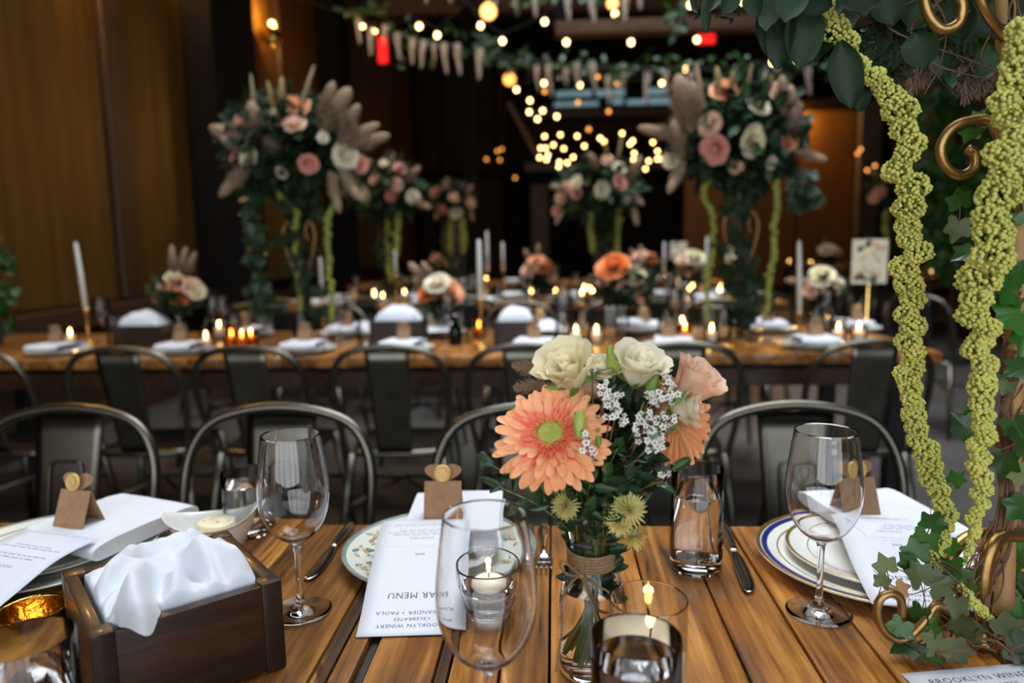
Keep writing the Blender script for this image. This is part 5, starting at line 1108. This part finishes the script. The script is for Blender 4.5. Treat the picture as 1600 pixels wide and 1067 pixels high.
low('low peach and blush bouquet with a fan of grass, left end of second table', 3.40, 282, 515, [(255, 450, 14, B_), (275, 440, 14, PE), (283, 458, 15, 'orange'), (300, 448, 13, B_), (308, 455, 11, C), (245, 460, 11, PE), (268, 433, 10, C)], [(272, 440, 268, 385, .35), (278, 440, 290, 388, .35), (285, 440, 305, 395, .35)], 42, seed=31)
low('low orange and white bouquet behind the tall white taper, second table', 3.55, 690, 500, [(665, 458, 13, 'orange'), (683, 442, 16, W), (702, 452, 16, PE), (712, 460, 11, PE), (690, 465, 11, PE)], [(672, 445, 640, 412, .5), (680, 440, 660, 410, .5)], 36, seed=32)
low('low bouquet with a big orange gerbera and dark foliage, centre of second table', 3.42, 972, 530, [(958, 416, 21, 'orange'), (978, 440, 15, W), (945, 432, 12, B_), (1000, 455, 13, B_), (998, 428, 12, C), (962, 436, 12, B_)], [(985, 425, 1010, 400, .5)], 46, seed=33, leafr=.9)
low('low cream and blush bouquet beside the right taper, second table', 3.6, 1286, 500, [(1268, 448, 14, B_), (1285, 432, 15, C), (1300, 446, 13, B_), (1275, 436, 10, C), (1308, 440, 10, W)], [(1270, 440, 1228, 438, .4)], 34, seed=34)
low('low cream and orange bouquet on a brass foot, third table row', 5.9, 1080, 450, [(1075, 416, 12, PE), (1085, 402, 13, C), (1095, 412, 10, C), (1068, 405, 9, B_)], (), 22, seed=35)
low('low orange bouquet left of centre, third table row', 5.9, 838, 450, [(828, 420, 12, B_), (850, 418, 12, 'orange'), (838, 408, 10, PE), (860, 430, 9, B_)], [(830, 412, 820, 390, .5), (838, 410, 842, 382, .4)], 26, seed=36)
low('low orange bouquet right of centre, behind the big gerbera', 6.0, 1005, 440, [(1018, 404, 9, 'orange'), (1000, 400, 9, B_), (1008, 412, 9, PE)], [(1000, 405, 985, 390, .6), (1005, 402, 1000, 384, .6)], 20, seed=37)
low('low blush bouquet far back, below the small distant flower ball', 8.8, 695, 430, [(702, 408, 9, B_), (690, 412, 7, C), (680, 404, 7, B_)], [(690, 405, 675, 396, .7)], 18, seed=38)
low('tiny golden bouquet on the candlelit side table', 11.0, 1297, 415, [(1292, 390, 9, C), (1302, 392, 9, PE)], (), 14, seed=39)

# tapers in brass holders
def taper(label, x, y0, y1, yb, Y, lean=0):
    P0 = aty(x, yb, Y); P0.z = TZ; a = aty(x, y1, Y).z-TZ; b_ = aty(x, y0, Y).z-TZ
    t = thing('taper_candle', label, 'candle', P0, group='white taper candles in brass holders')
    MB().lathe(prof_smooth([(0, 0), (.035, 0), (.035, .004), (.012, .012), (.006, .03), (.006, a-.03), (.013, a-.02), (.013, a), (.0, a)], 2), 14).build('holder', 'brass', t)
    MB().tube([(0, 0, a-.01), (lean*.5, 0, (a+b_)/2), (lean, 0, b_-.012), (lean, 0, b_)], [.0115, .0105, .0085, .004], 10).build('taper', 'taper', t)
    MB().tube([(lean, 0, b_-.002), (lean, 0, b_+.008)], .001, 4).build('wick', 'wick', t)
taper('tall white taper at the left end of the second table', 140, 378, 482, 540, 3.35, -.02)
taper('tall white taper in the middle of the second table, in front of the orange bouquet', 752, 374, 466, 545, 3.10)
taper('tall white taper at the right of the second table, beside the blush bouquet', 1248, 376, 487, 520, 3.3, -.012)
taper('thin taper behind the left flower ball stems', 504, 402, 462, 480, 4.7 if False else 3.7)
for i, (x, y0, y1, Y) in enumerate(((763, 361, 420, 5.6), (787, 378, 420, 6.0), (620, 390, 430, 5.7), (1037, 378, 420, 5.9), (1103, 370, 425, 5.5))):
    taper(['taller thin taper just right of the middle one, third row', 'short thin taper right of the middle pair, third row', 'thin taper left of centre under the mid-distance flower ball', 'thin taper right of the big gerbera, third row', 'thin taper against the right flower ball strand'][i], x, y0, y1, 470, Y)
for i, (x, Y) in enumerate(((1178, 13.4), (1228, 11.6), (1275, 10.6))): 
    P = atz(x, 412, TZ); P.x = min(5.2, max(4.5, P.x)); P.y = Y
    t = thing('taper_candle', f'{ORD[i]} taper from the back on the candlelit side table', 'candle', (4.85, Y, TZ), group='tapers on the side table')
    MB().lathe([(0, 0), (.035, 0), (.01, .02), (.008, .15), (.015, .17), (0, .17)], 10).build('holder', 'brass', t); MB().tube([(0, 0, .16), (0, 0, .48)], [.011, .007], 8).build('taper', 'taper', t)

# bread boxes with cloths
def small_box(label, cl, x, yb, Y, wpx, hpx):
    P0 = aty(x, yb, Y); P0.z = TZ; k = Y/FPX; w_ = wpx*k/2; h_ = hpx*k
    t = thing('bread_box', label, 'box', P0, group='bread boxes on the far tables')
    for sy in (-1, 1): MB().bbox(-w_, w_, sy*.08-.006, sy*.08+.006, 0, h_, .002).build('board', 'walnut', t, False)
    for sx in (-1, 1): MB().bbox(sx*w_-.006, sx*w_+.006, -.074, .074, 0, h_, .002).build('board', 'walnut', t, False)
    MB().box(-w_+.006, w_-.006, -.074, .074, .003, .012).build('bottom', 'walnut', t, False)
    def fn(u, v):
        a = u*2*PI; k_ = 1/max(abs(math.cos(a)), abs(math.sin(a)))*.8+.2; n_ = mnoise.noise(Vector((math.cos(a)*1.6+x, math.sin(a)*1.6, v*1.5)))
        return (math.cos(a)*k_*v*(w_-.008), math.sin(a)*k_*v*.070, h_+.058*(1-v**3)+.018*n_*(1-.6*v)-.012*(v > .99))
    o = MB().grid(fn, 40, 14, closeu=True).build('bread_cloth', 'linen', None, True, P0); tag(o, cl, 'cloth', 'white cloths in the far bread boxes')
small_box('dark bread box at the left of the second table', 'white cloth in the leftmost far bread box', 230, 540, 3.30, 78, 34)
small_box('dark bread box left of the middle taper', 'white cloth heaped in the far bread box left of the middle taper', 625, 540, 3.28, 80, 38)
small_box('dark bread box right of the middle taper', 'white cloth heaped in the far bread box right of the middle taper', 806, 540, 3.26, 62, 36)

# place settings
_pm = {}
def bg_plate(P, label, group, r_=.13):
    key = 'plate'
    if key not in _pm:
        o = MB().lathe([(0, .004), (.08, .004), (.09, .008), (.13, .018), (.13, .016), (.09, .004), (.08, 0), (0, 0)][::-1], 28).build('dinner_plate', 'china', sharp=50); _pm[key] = o.data; o.location = P
    else: o = link('dinner_plate', _pm[key], None, P)
    return tag(o, label, 'plate', group)
def bg_napkin(P, rz, label, group, kind=0):
    key = 'nap%d' % kind
    if key not in _pm:
        def fn(u, v):
            a = v*2*PI; cx_ = math.copysign(abs(math.cos(a))**.4, math.cos(a)); cz_ = math.copysign(abs(math.sin(a))**.7, math.sin(a)); x = (u-.5)*.15; y = cx_*.095
            return (x, y, max(0, .016+cz_*.015+.004*mnoise.noise(Vector((x*18+kind*5, y*18, 1)))+(.10*max(0, .5-abs(y+.02)/.06) if kind == 1 else 0)))
        o = MB().grid(fn, 13, 24).build('folded_napkin', 'linen'); _pm[key] = o.data; o.location = P; o.rotation_euler = (0, 0, rz)
    else: o = link('folded_napkin', _pm[key], None, P); o.rotation_euler = (0, 0, rz)
    return tag(o, label, 'napkin', group)
def bg_menu(P, rz, label, group):
    key = 'menu'
    if key not in _pm:
        o = MB().bbox(-.062, .062, -.13, .13, 0, .0012, .0004).build('menu_card', 'paper', None, False); _pm[key] = o.data
    else: o = link('menu_card', _pm[key])
    o.location = P; o.rotation_euler = (R(6), 0, rz); return tag(o, label, 'menu', group)
def setting(x, y, side, which, sealm='seal_green', card=True):
    """side -1: sitter on the near side, +1: far side"""
    rz = 0 if side > 0 else PI
    bg_plate((x, y, TZ), 'cream plate, '+which, 'plates on the far tables'); bg_napkin((x, y+side*.02, TZ+.018), rz+R(rng.uniform(-8, 8)), 'white folded napkin, '+which, 'napkins on the far tables')
    if card: place_card((x+rng.uniform(-.02, .02), y+side*-.01+.0, TZ+.049), 'kraft place card, '+which, PI if side < 0 else 0, 1.0, 0, sealm, 'place cards on the far tables')
for i, x in enumerate(NX): setting(aty((95, 290, 480, 632, 836, 1050, 1268)[i], 548, 3.04).x, 3.03, -1, f'{ORD[i]} from left on near side of second table', 'seal_green' if i != 5 else 'seal')
for i, px in enumerate((390, 540, 690, 850, 1007, 1200, 1330)): setting(aty(px, 520, 3.62).x, 3.60, 1, f'{ORD[i]} from left on far side of second table', 'seal')
for i, px in enumerate((505, 555, 665, 760, 880, 1000, 1098)): setting(aty(px, 462, 5.55).x, 5.52, -1, f'{ORD[i]} from left on near side of third table row', 'seal')
for i, px in enumerate((530, 640, 800, 900, 1035, 1130)): setting(aty(px, 450, 6.05).x, 6.03, 1, f'{ORD[i]} from left on far side of third table row', 'seal', False)
for i, px in enumerate((640, 720, 800, 1030, 1090)): setting(aty(px, 440, 8.5).x, 8.5, -1, f'{ORD[i]} from left on fourth table row', 'seal', False)
for i, Y in enumerate((9.0, 9.8, 10.6, 11.4, 12.4, 13.4)): setting(4.6, Y, -1, f'{ORD[i]} nearest on the candlelit side table', 'seal', False)
# menus standing out white on the second table
for i, (px, py, rz) in enumerate(((846, 528, 10), (1005, 524, 5), (1200, 520, -22), (668, 522, 12), (560, 522, 30))):
    P = atz(px, py, TZ+.05); bg_menu((P.x, 3.48, TZ+.055), R(rz), ['white menu beside the bread box right of the middle taper', 'white menu below the big gerbera bouquet', 'slanted white menu near the right flower ball', 'white menu beside the left-of-taper bread box', 'white menu lying askew under the left flower ball'][i], 'menus on the second table')
# glasses on the far tables
def far_glasses(pxs, Y, which, kind):
    for i, px in enumerate(pxs):
        P = aty(px, 500, Y); P.z = TZ
        if kind == 'w': wine_glass(P, f'wine glass, {ORD[i]} from left among those {which}', 'tglass', 'wine glasses on the far tables')
        else: tumbler(P, f'water glass, {ORD[i]} from left among those {which}', m='tglass', level=0, group='water glasses on the far tables', n=20)
far_glasses((160, 335, 350, 530, 700, 880, 1055, 1070, 1170, 1290), 3.42, 'along the middle of the second table', 'w')
far_glasses((178, 365, 470, 570, 655, 720, 880, 910, 1040, 1130, 1275), 3.25, 'along the near half of the second table', 't')
far_glasses((560, 650, 740, 830, 900, 1060, 1150), 5.8, 'along the third table row', 'w')
far_glasses((590, 680, 780, 870, 940, 1045), 5.65, 'along the third table row', 't')
far_glasses((650, 760, 860, 1000, 1080), 8.7, 'along the fourth table row', 'w')
P = aty(712, 530, 3.2); P.z = TZ
t = thing('green_bottle', 'small green glass bottle on the second table', 'bottle', P); MB().lathe(prof_smooth([(0, 0), (.028, 0), (.03, .004), (.03, .07), (.012, .10), (.012, .13), (.01, .13), (.01, .1), (.027, .07), (.027, .006), (0, .005)], 2), 18).build('bottle', 'greenglass', t)
# votives
def votive(P, label, group, h=.07, r_=.032, gm='tglass', fz=.04, s=1.0):
    t = thing('votive_candle', label, 'candle', P, group=group)
    for nm, fn, m in (('cup', lambda: MB().lathe([(0, 0), (r_-.002, 0), (r_, .004), (r_, h), (r_-.0015, h), (r_-.002, .008), (0, .007)], 18), gm), ('candle', lambda: MB().lathe([(0, .008), (r_*.78, .008), (r_*.78, fz-.004), (0, fz-.002)], 14), 'wax')):
        key = ('vot', nm, h, r_, gm, fz)
        if key not in _pm: _pm[key] = fn().build(nm, m, t, sharp=40).data
        else: link(nm, _pm[key], t)
    flame(t, (0, 0, fz), s*1.25)
V2 = [(110, 527, 3.3), (322, 533, 3.12), (342, 505, 3.6), (362, 530, 3.2), (378, 528, 3.15), (392, 526, 3.2), (748, 492, 3.45), (900, 524, 3.2), (932, 526, 3.2), (1066, 505, 3.6), (1070, 520, 3.25), (1112, 522, 3.2), (1310, 518, 3.2), (1342, 518, 3.2), (1295, 492, 3.7), (655, 500, 3.6)]
for i, (x, y, Y) in enumerate(V2): P = aty(x, y, Y); P.z = TZ; votive(P, f'lit votive, {ORD[i] if i < 14 else ["fifteenth", "sixteenth"][i-14]} counted along the second table', 'votives on the second table', h=.075 if i % 3 else .10, gm='amberglass' if i in (3, 4, 5, 6, 10) else 'tglass', fz=.05)
V3_ = [(585, 465), (598, 465), (584, 456), (830, 432), (913, 458), (921, 445), (926, 458), (909, 446), (912, 473), (1077, 455), (1082, 463), (1126, 452), (1124, 443), (1157, 452), (632, 445), (868, 440)]
for i, (x, y) in enumerate(V3_): 
    P = aty(x, 460, 5.5+.14*(i % 6)); P.z = TZ; votive(P, f'lit votive, number {i+1} along the third table row' if False else f'lit votive {["near the left stems", "beside the left stems", "behind the left stems", "by the orange bouquet left of centre", "in the middle cluster, front", "in the middle cluster, back right", "in the middle cluster, right", "in the middle cluster, back left", "in the middle cluster, lowest", "below the cream bouquet", "just under the cream bouquet", "beside the right strand", "behind the right strand", "right of the right stand", "under the mid-left flower ball", "left of the middle flower ball"][i]}, third table row', 'votives on the third table row', fz=.05 if i % 2 else .07)
V4 = [(650, 430), (700, 425), (760, 428), (1090, 428), (1040, 430)]
for i, (x, y) in enumerate(V4): P = aty(x, y, 8.6); P.z = TZ; votive(P, f'tiny lit votive, {ORD[i]} from left on fourth table row', 'votives on the fourth table row')
for i, (x, y) in enumerate(((1205, 405), (1225, 411), (1235, 411), (1275, 418), (1312, 420), (1327, 421), (1391, 425), (1448, 431), (1464, 431))):
    P = atz(x, y, TZ+.05); Y = min(13.9, P.y); P = aty(x, y, Y); P.x = min(5.3, max(4.4, P.x)); P.y = min(14.0, max(8.75, P.y)); P.z = TZ; votive(P, f'lit votive, {ORD[i]} from left on the candlelit side table', 'votives on the side table', fz=.045)
# table signs
def sign(label, x, y0, y1, wpx, Y):
    a = aty(x, y1, Y); b_ = aty(x, y0, Y); k = Y/FPX; w_ = wpx*k/2; P0 = V3(a.x, Y, TZ); t = thing('table_sign', label, 'sign', P0, group='floral table signs'); z0, z1 = a.z-TZ, b_.z-TZ
    MB().lathe([(0, 0), (.035, 0), (.033, .006), (.005, .01), (.004, z0), (0, z0)], 14).build('holder', 'brass', t)
    c = MB().bbox(-w_, w_, -.003, .003, z0, z1, .001).build('card', 'cardprint', t, False)
    g_ = random.Random(5)
    for (u, v) in ((-.1, .92), (.35, .88), (.75, .8), (-.75, .25), (-.5, .12), (.3, .12), (.5, .2), (-.6, .8), (.1, .08), (-.85, .15)):
        m = g_.choice(('leaf', 'pink', 'leaf', 'blush', 'ivy')); q = V3(u*w_*.85, -.0036, z0+(z1-z0)*v); bb = MB()
        for j in range(3): bb.ball(q+V3(g_.gauss(0, w_*.08), 0, g_.gauss(0, w_*.08)), w_*.16, 1, (1.2, .03, .8))
        bb.build('printed_flower', m, t)
    bb = MB(); D = [(0, z0+(z1-z0)*.80), (w_*.55, z0+(z1-z0)*.5), (0, z0+(z1-z0)*.2), (-w_*.55, z0+(z1-z0)*.5)]
    for j in range(4): bb.tube([(D[j][0], -.0035, D[j][1]), (D[(j+1) % 4][0], -.0035, D[(j+1) % 4][1])], w_*.03, 4)
    bb.build('printed_border', 'goldband', t)
sign('ivory table sign with printed flowers, on the right end of the second table', 1357, 374, 443, 52, 3.55)
sign('small ivory table sign right of the big gerbera, third table row', 1060, 378, 405, 25, 6.1)
sign('small ivory table sign behind the right flower ball stand', 1146, 385, 410, 22, 6.15)

# ================================================================== plants
P = aty(-14, 545, 3.3); P.z = TZ
t = thing('potted_ivy', 'leafy green potted ivy cut by the left picture edge', 'plant', P)
MB().lathe(prof_smooth([(0, 0), (.05, 0), (.065, .11), (.067, .115), (.06, .115), (.058, .10), (0, .10)], 2), 24).build('pot', 'pot', t, sharp=40)
MB().tube([(0, 0, .1), (.02, 0, .3), (-.02, 0, .5)], [.008, .006, .003], 7).build('trunk', 'twig', t)
leaf_cloud(t, (0, 0, .31), (.13, .13, .26), 170, .055, 'ivy', 3, 'foliage', .4)
P = aty(1490, 300, 8.0); 
t = thing('ivy_screen', 'dark green ivy screen behind the amaranthus strands', 'plant', (P.x+.3, 8.0, 0))
for k in range(7): MB().box(-.75+k*.25-.012, -.75+k*.25+.012, -.012, .012, 0, 3.4).build('lattice_bar', 'trim', t, False)
for k in range(9): MB().box(-.78, .78, -.008, .008, .3+k*.37, .324+k*.37).build('lattice_bar', 'trim', t, False)
leaf_cloud(t, (0, -.03, 2.0), (.8, .10, 1.45), 1500, .12, 'ivy', 8, 'ivy_leaves', .4)

# ================================================================== strings of bulbs and garlands
def bulb_string(label, pts, Y, m='bulb', r_=.024, ext=True, sag=.05):
    pts = sorted(pts); P = [aty(x, y, Y+dy) for (x, y, dy) in [(p_[0], p_[1], p_[2] if len(p_) > 2 else 0) for p_ in pts]]; O_ = P[0].copy()
    t = thing('string_lights', label, 'string lights', O_, group='strings of warm bulbs')
    W_ = []; 
    for i, p_ in enumerate(P):
        W_.append(p_+V3(0, 0, r_*2.6)-O_)
        if i < len(P)-1: W_.append((p_+P[i+1])/2+V3(0, 0, r_*2.6-sag*(P[i+1]-p_).length*.3)-O_)
    if ext: W_ = [V3(-3.2, P[0].y, min(5.6, P[0].z+.5))-O_ if P[0].x < -1 else W_[0]+V3(-.4, 0, .5)]+W_+[W_[-1]+V3(.5, 0, .4)]
    MB().tube(W_, .004, 5).build('wire', 'wire', t)
    for e_ in (W_[0], W_[-1]):
        if e_.z+O_.z < 5.9: MB().tube([e_, V3(e_.x, e_.y, 6.02-O_.z)], .003, 4).build('drop_wire', 'wire', t)
    for p_ in P:
        key = ('bulb', m, r_)
        if key not in _pm: o = MB().ball((0, 0, 0), r_, 2, (1, 1, 1.15)).build('bulb', m, t); _pm[key] = o.data
        else: o = link('bulb', _pm[key], t)
        o.location = p_-O_
        if 'sock' not in _pm: s_ = MB().lathe([(0, .020), (.012, .020), (.013, .03), (.013, .06), (.0, .062)], 8).build('socket', 'wire', o); _pm['sock'] = s_.data
        else: link('socket', _pm['sock'], o)
bulb_string('string of bulbs crossing the top left above the white blooms', [(566, 40), (585, 47), (655, 41), (683, 55)], 7.5)
bulb_string('string of bulbs at the top centre', [(751, 40), (785, 64), (851, 34), (885, 66)], 7.5)
bulb_string('string of bulbs at the top, right of centre', [(961, 22), (986, 66), (1078, 8), (1089, 62), (1158, 2), (1196, 52)], 7.5)
bulb_string('pair of bulbs glowing through the eucalyptus leaves', [(1208, 97), (1247, 93), (1408, 22)], 6.5)
bulb_string('row of bulbs level with the far white garland', [(807, 140), (850, 130), (906, 133), (1034, 130), (1071, 108), (1165, 130), (1183, 112)], 9.5)
bulb_string('short string of bulbs left below the high windows', [(828, 157), (827, 175), (840, 186), (848, 173), (870, 182)], 10.5)
bulb_string('dimmer amber bulbs below the high windows', [(851, 143), (903, 160), (934, 120), (951, 174), (964, 131), (920, 202)], 10.5, 'bulb_dim')
CL = [(35, 398), (115, 390), (200, 397), (316, 407), (337, 425), (427, 383), (481, 421), (467, 437), (488, 483), (485, 515), (502, 540), (545, 562), (561, 522), (605, 512), (606, 473), (628, 512), (582, 428), (632, 385), (80, 441), (132, 460), (236, 447), (180, 503), (150, 531), (110, 528), (107, 551), (241, 499), (205, 570), (188, 585), (15, 457), (40, 457), (52, 493), (45, 515), (10, 505)]
CL = [(840+x*.3093, 90+y*.3093) for x, y in CL]
for nm, lo, hi, Y in (('left part of the dense far bulb cluster', 0, 860, 13), ('second part of the dense far bulb cluster from the left', 860, 885, 13.3), ('middle part of the dense far bulb cluster', 885, 960, 13), ('right part of the dense far bulb cluster', 960, 1100, 13.3)):
    L_ = [p_ for p_ in CL if lo <= p_[0] < hi]
    bulb_string('warm bulbs forming the '+nm, L_, Y, sag=.0, ext=False)
bulb_string('dim amber bulbs standing in for window reflections, far back left of the dark post', [(731, 165), (732, 184), (733, 215), (736, 227), (730, 227), (784, 233), (777, 236), (739, 245), (760, 249), (781, 250), (805, 278)], 15, 'bulb_dim', sag=0, ext=False)  # bulbs added in place of lights mirrored in the far windows
bulb_string('dim amber bulbs in the dark gap right of the right flower ball', [(1345, 233), (1340, 240), (1355, 266), (1367, 259)], 13, 'bulb_dim', sag=0, ext=False)
def pendant(label, x, y, Y, r_, m):
    P = aty(x, y, Y); t = thing('pendant_lamp', label, 'lamp', P); MB().ball((0, 0, 0), r_, 3).build('globe', m, t); MB().lathe([(0, r_*.9), (r_*.3, r_*.9), (r_*.3, r_*1.35), (0, r_*1.4)], 12).build('cap', 'brass', t); MB().tube([(0, 0, r_*1.3), (0, 0, 6.0-P.z)], .004, 5).build('cord', 'wire', t)
pendant('large glowing globe lamp at the top centre', 763, 18, 5.2, .055, 'bulb_big'); pendant('glowing globe lamp at the top, right of centre', 957, 5, 6.0, .045, 'bulb_big'); pendant('amber globe lamp above the bulb cluster at left', 796, 124, 9.0, .07, 'bulb_dim')
def garland(label, rope, blooms, Y, leaves, seed):
    P = [aty(x, y, Y) for x, y in rope]; O_ = P[0].copy(); t = thing('flower_garland', label, 'garland', O_, group='garlands of hanging white blooms'); g_ = random.Random(seed); k = Y/FPX
    MB().tube([p_-O_ for p_ in spline(P, 40)], .012, 6).build('rope', 'leaf_dark', t)
    for e_ in (P[0], P[len(P)//2], P[-1]): MB().tube([e_-O_, V3(e_.x-O_.x, e_.y-O_.y, 6.02-O_.z)], .003, 4).build('drop_wire', 'wire', t)
    for (x, y0, y1, wpx) in blooms:
        key = ('wist',)
        if key not in _pm:
            b = MB()
            for j in range(130):
                f = g_.uniform(0, 1); a = g_.uniform(0, 6.28); q = .17*(1-f)**.6+.02; b.ball((q*math.cos(a), q*math.sin(a), -f), .062*g_.uniform(.6, 1.1)*(1-.5*f), 1, (1, 1, .6))
            o = b.build('hanging_bloom', 'petal_white', t); o['kind'] = 'stuff'; _pm[key] = o.data
        else: o = link('hanging_bloom', _pm[key], t); o['kind'] = 'stuff'
        h_ = (y1-y0)*k; o.matrix_local = Matrix.Translation(aty(x, y0, Y-.02)-O_) @ Matrix.Rotation(g_.uniform(-.15, .15), 4, 'Y') @ Matrix.Diagonal((wpx*k*2.6, wpx*k*2.6, h_, 1))
    b = MB()
    for (x, y, n, s_) in leaves:
        for j in range(int(n*.55)):
            c = aty(x+g_.gauss(0, s_), y+g_.gauss(0, s_*.7), Y)-O_; V, F = petal_grid(.10*g_.uniform(.6, 1.2), .025, .2, .4, .3, -.1, 3, 4); b.add(V, F, basis((g_.gauss(0, 1), g_.gauss(-.3, .4), g_.gauss(-.4, .8)), V3(0, -1, .4)), c)
    o = b.build('garland_leaves', 'ivy', t); o['kind'] = 'stuff'
garland('drooping garland of white blooms from the left wall to the middle', [(540, 15), (570, 38), (620, 55), (680, 72), (740, 82), (800, 92), (860, 98)], [(560, 30, 66, 7), (580, 45, 84, 8), (602, 40, 68, 8), (621, 52, 90, 8), (645, 60, 98, 8), (662, 63, 104, 8), (678, 68, 92, 6), (693, 68, 112, 8), (714, 69, 114, 9), (750, 76, 121, 10)], 7.2, [(760, 65, 22, 10), (770, 90, 22, 10), (795, 100, 20, 8), (820, 85, 26, 12), (640, 55, 30, 30), (700, 66, 25, 25), (560, 20, 20, 14)], 3)
garland('far garland of white blooms below the beam', [(820, 95), (880, 102), (950, 106), (1020, 108), (1100, 108), (1180, 108), (1260, 105), (1330, 100)], [(838, 102, 140, 7), (855, 96, 148, 9), (884, 106, 132, 8), (900, 98, 134, 9), (925, 100, 140, 9), (950, 118, 160, 8), (976, 114, 134, 8), (968, 128, 148, 7), (1012, 114, 160, 9), (1040, 110, 146, 8), (1080, 112, 140, 9), (1152, 102, 130, 8), (1180, 105, 132, 9), (1262, 104, 145, 9), (1215, 106, 135, 8)], 8.6, [(900, 100, 40, 25), (968, 112, 24, 10), (1050, 108, 40, 30), (1150, 106, 30, 25), (1235, 100, 26, 12), (1300, 100, 30, 20)], 4)
garland('nearer garland of white blooms cut by the top picture edge', [(640, -30), (760, -22), (900, -18), (1020, -20), (1090, -24)], [(775, -18, 8, 9), (808, -16, 13, 9), (836, -14, 23, 9), (886, -12, 28, 10), (922, -12, 30, 11), (978, -16, 28, 11), (1000, -14, 12, 8), (667, -18, 3, 7), (702, -18, 3, 7)], 6.2, [(850, -20, 40, 40), (1055, 20, 30, 8), (1055, 45, 14, 6), (960, -18, 30, 30)], 6)
# red signs
for (x, y, w_, h_, Y, lb) in ((598, 78, 14, 38, 10.5, 'red glowing sign blade beside the left garland'), (1104, 57, 24, 20, 12.0, 'red glowing sign behind the bulbs at upper right')):
    P = aty(x, y, Y); k = Y/FPX; t = thing('red_sign', lb, 'sign', P); MB().bbox(-w_*k/2, w_*k/2, -.02, .02, -h_*k/2, h_*k/2, .006).build('light_face', 'redsign', t, False); MB().bbox(-w_*k/2-.02, w_*k/2+.02, -.0, .06, h_*k/2, h_*k/2+.05, .004).build('housing', 'nearblack', t, False); MB().tube([(0, .03, h_*k/2), (0, .03, 6.0-P.z)], .01, 6).build('hanger', 'nearblack', t)

# wall lamps: warm bulbs in brass half shades along the left wall, plus an added pair on the far wall
def wall_lamp(label, P, power, d):
    t = thing('wall_lamp', label, 'lamp', P, group='brass wall lamps'); d = Vector(d)
    MB().lathe(prof_smooth([(.03, -.10), (.07, -.09), (.085, .0), (.07, .09), (.03, .10)], 2), 20, Vector(d)*.12).build('shade', 'brass', t); MB().bbox(-.03, .03, -.03, .03, -.06, .06, .005).build('backplate', 'brass', t, False)
    MB().tube([(0, 0, 0), d*.12], .008, 6).build('arm', 'brass', t); MB().ball(d*.12+V3(0, 0, .13), .03, 2).build('bulb', 'bulb', t)
    l = bpy.data.lights.new('wall_lamp_light', 'POINT'); l.energy = power; l.color = (1, .55, .18); l.shadow_soft_size = .05; o = bpy.data.objects.new('wall_lamp_light', l); col.objects.link(o); o.parent = t; o.location = d*.16+V3(0, 0, .22)
wall_lamp('brass wall lamp above the near bronze panel, outside the picture', (-3.14, 4.3, 3.35), 80, (1, 0, 0))
wall_lamp('brass wall lamp above the second bronze panel, outside the picture', (-3.14, 5.95, 3.75), 80, (1, 0, 0))
P = aty(412, 55, 8.0); wall_lamp('brass wall lamp standing in for a reflected glow at the top left behind the flower ball', (-3.14, 8.05, P.z), 40, (1, 0, 0))  # lamp added where the panels only carry a reflected glow
wall_lamp('added brass wall lamp warming the ochre panels, hidden behind the right flower ball', (aty(1165, 214, 16.9).x, 17.0, 3.6), 65, (0, -1, 0))  # this pair is added, tucked out of sight, to warm the ochre panels
wall_lamp('second added brass wall lamp warming the ochre panels, right of the first', (aty(1235, 214, 16.9).x, 17.0, 3.6), 65, (0, -1, 0))
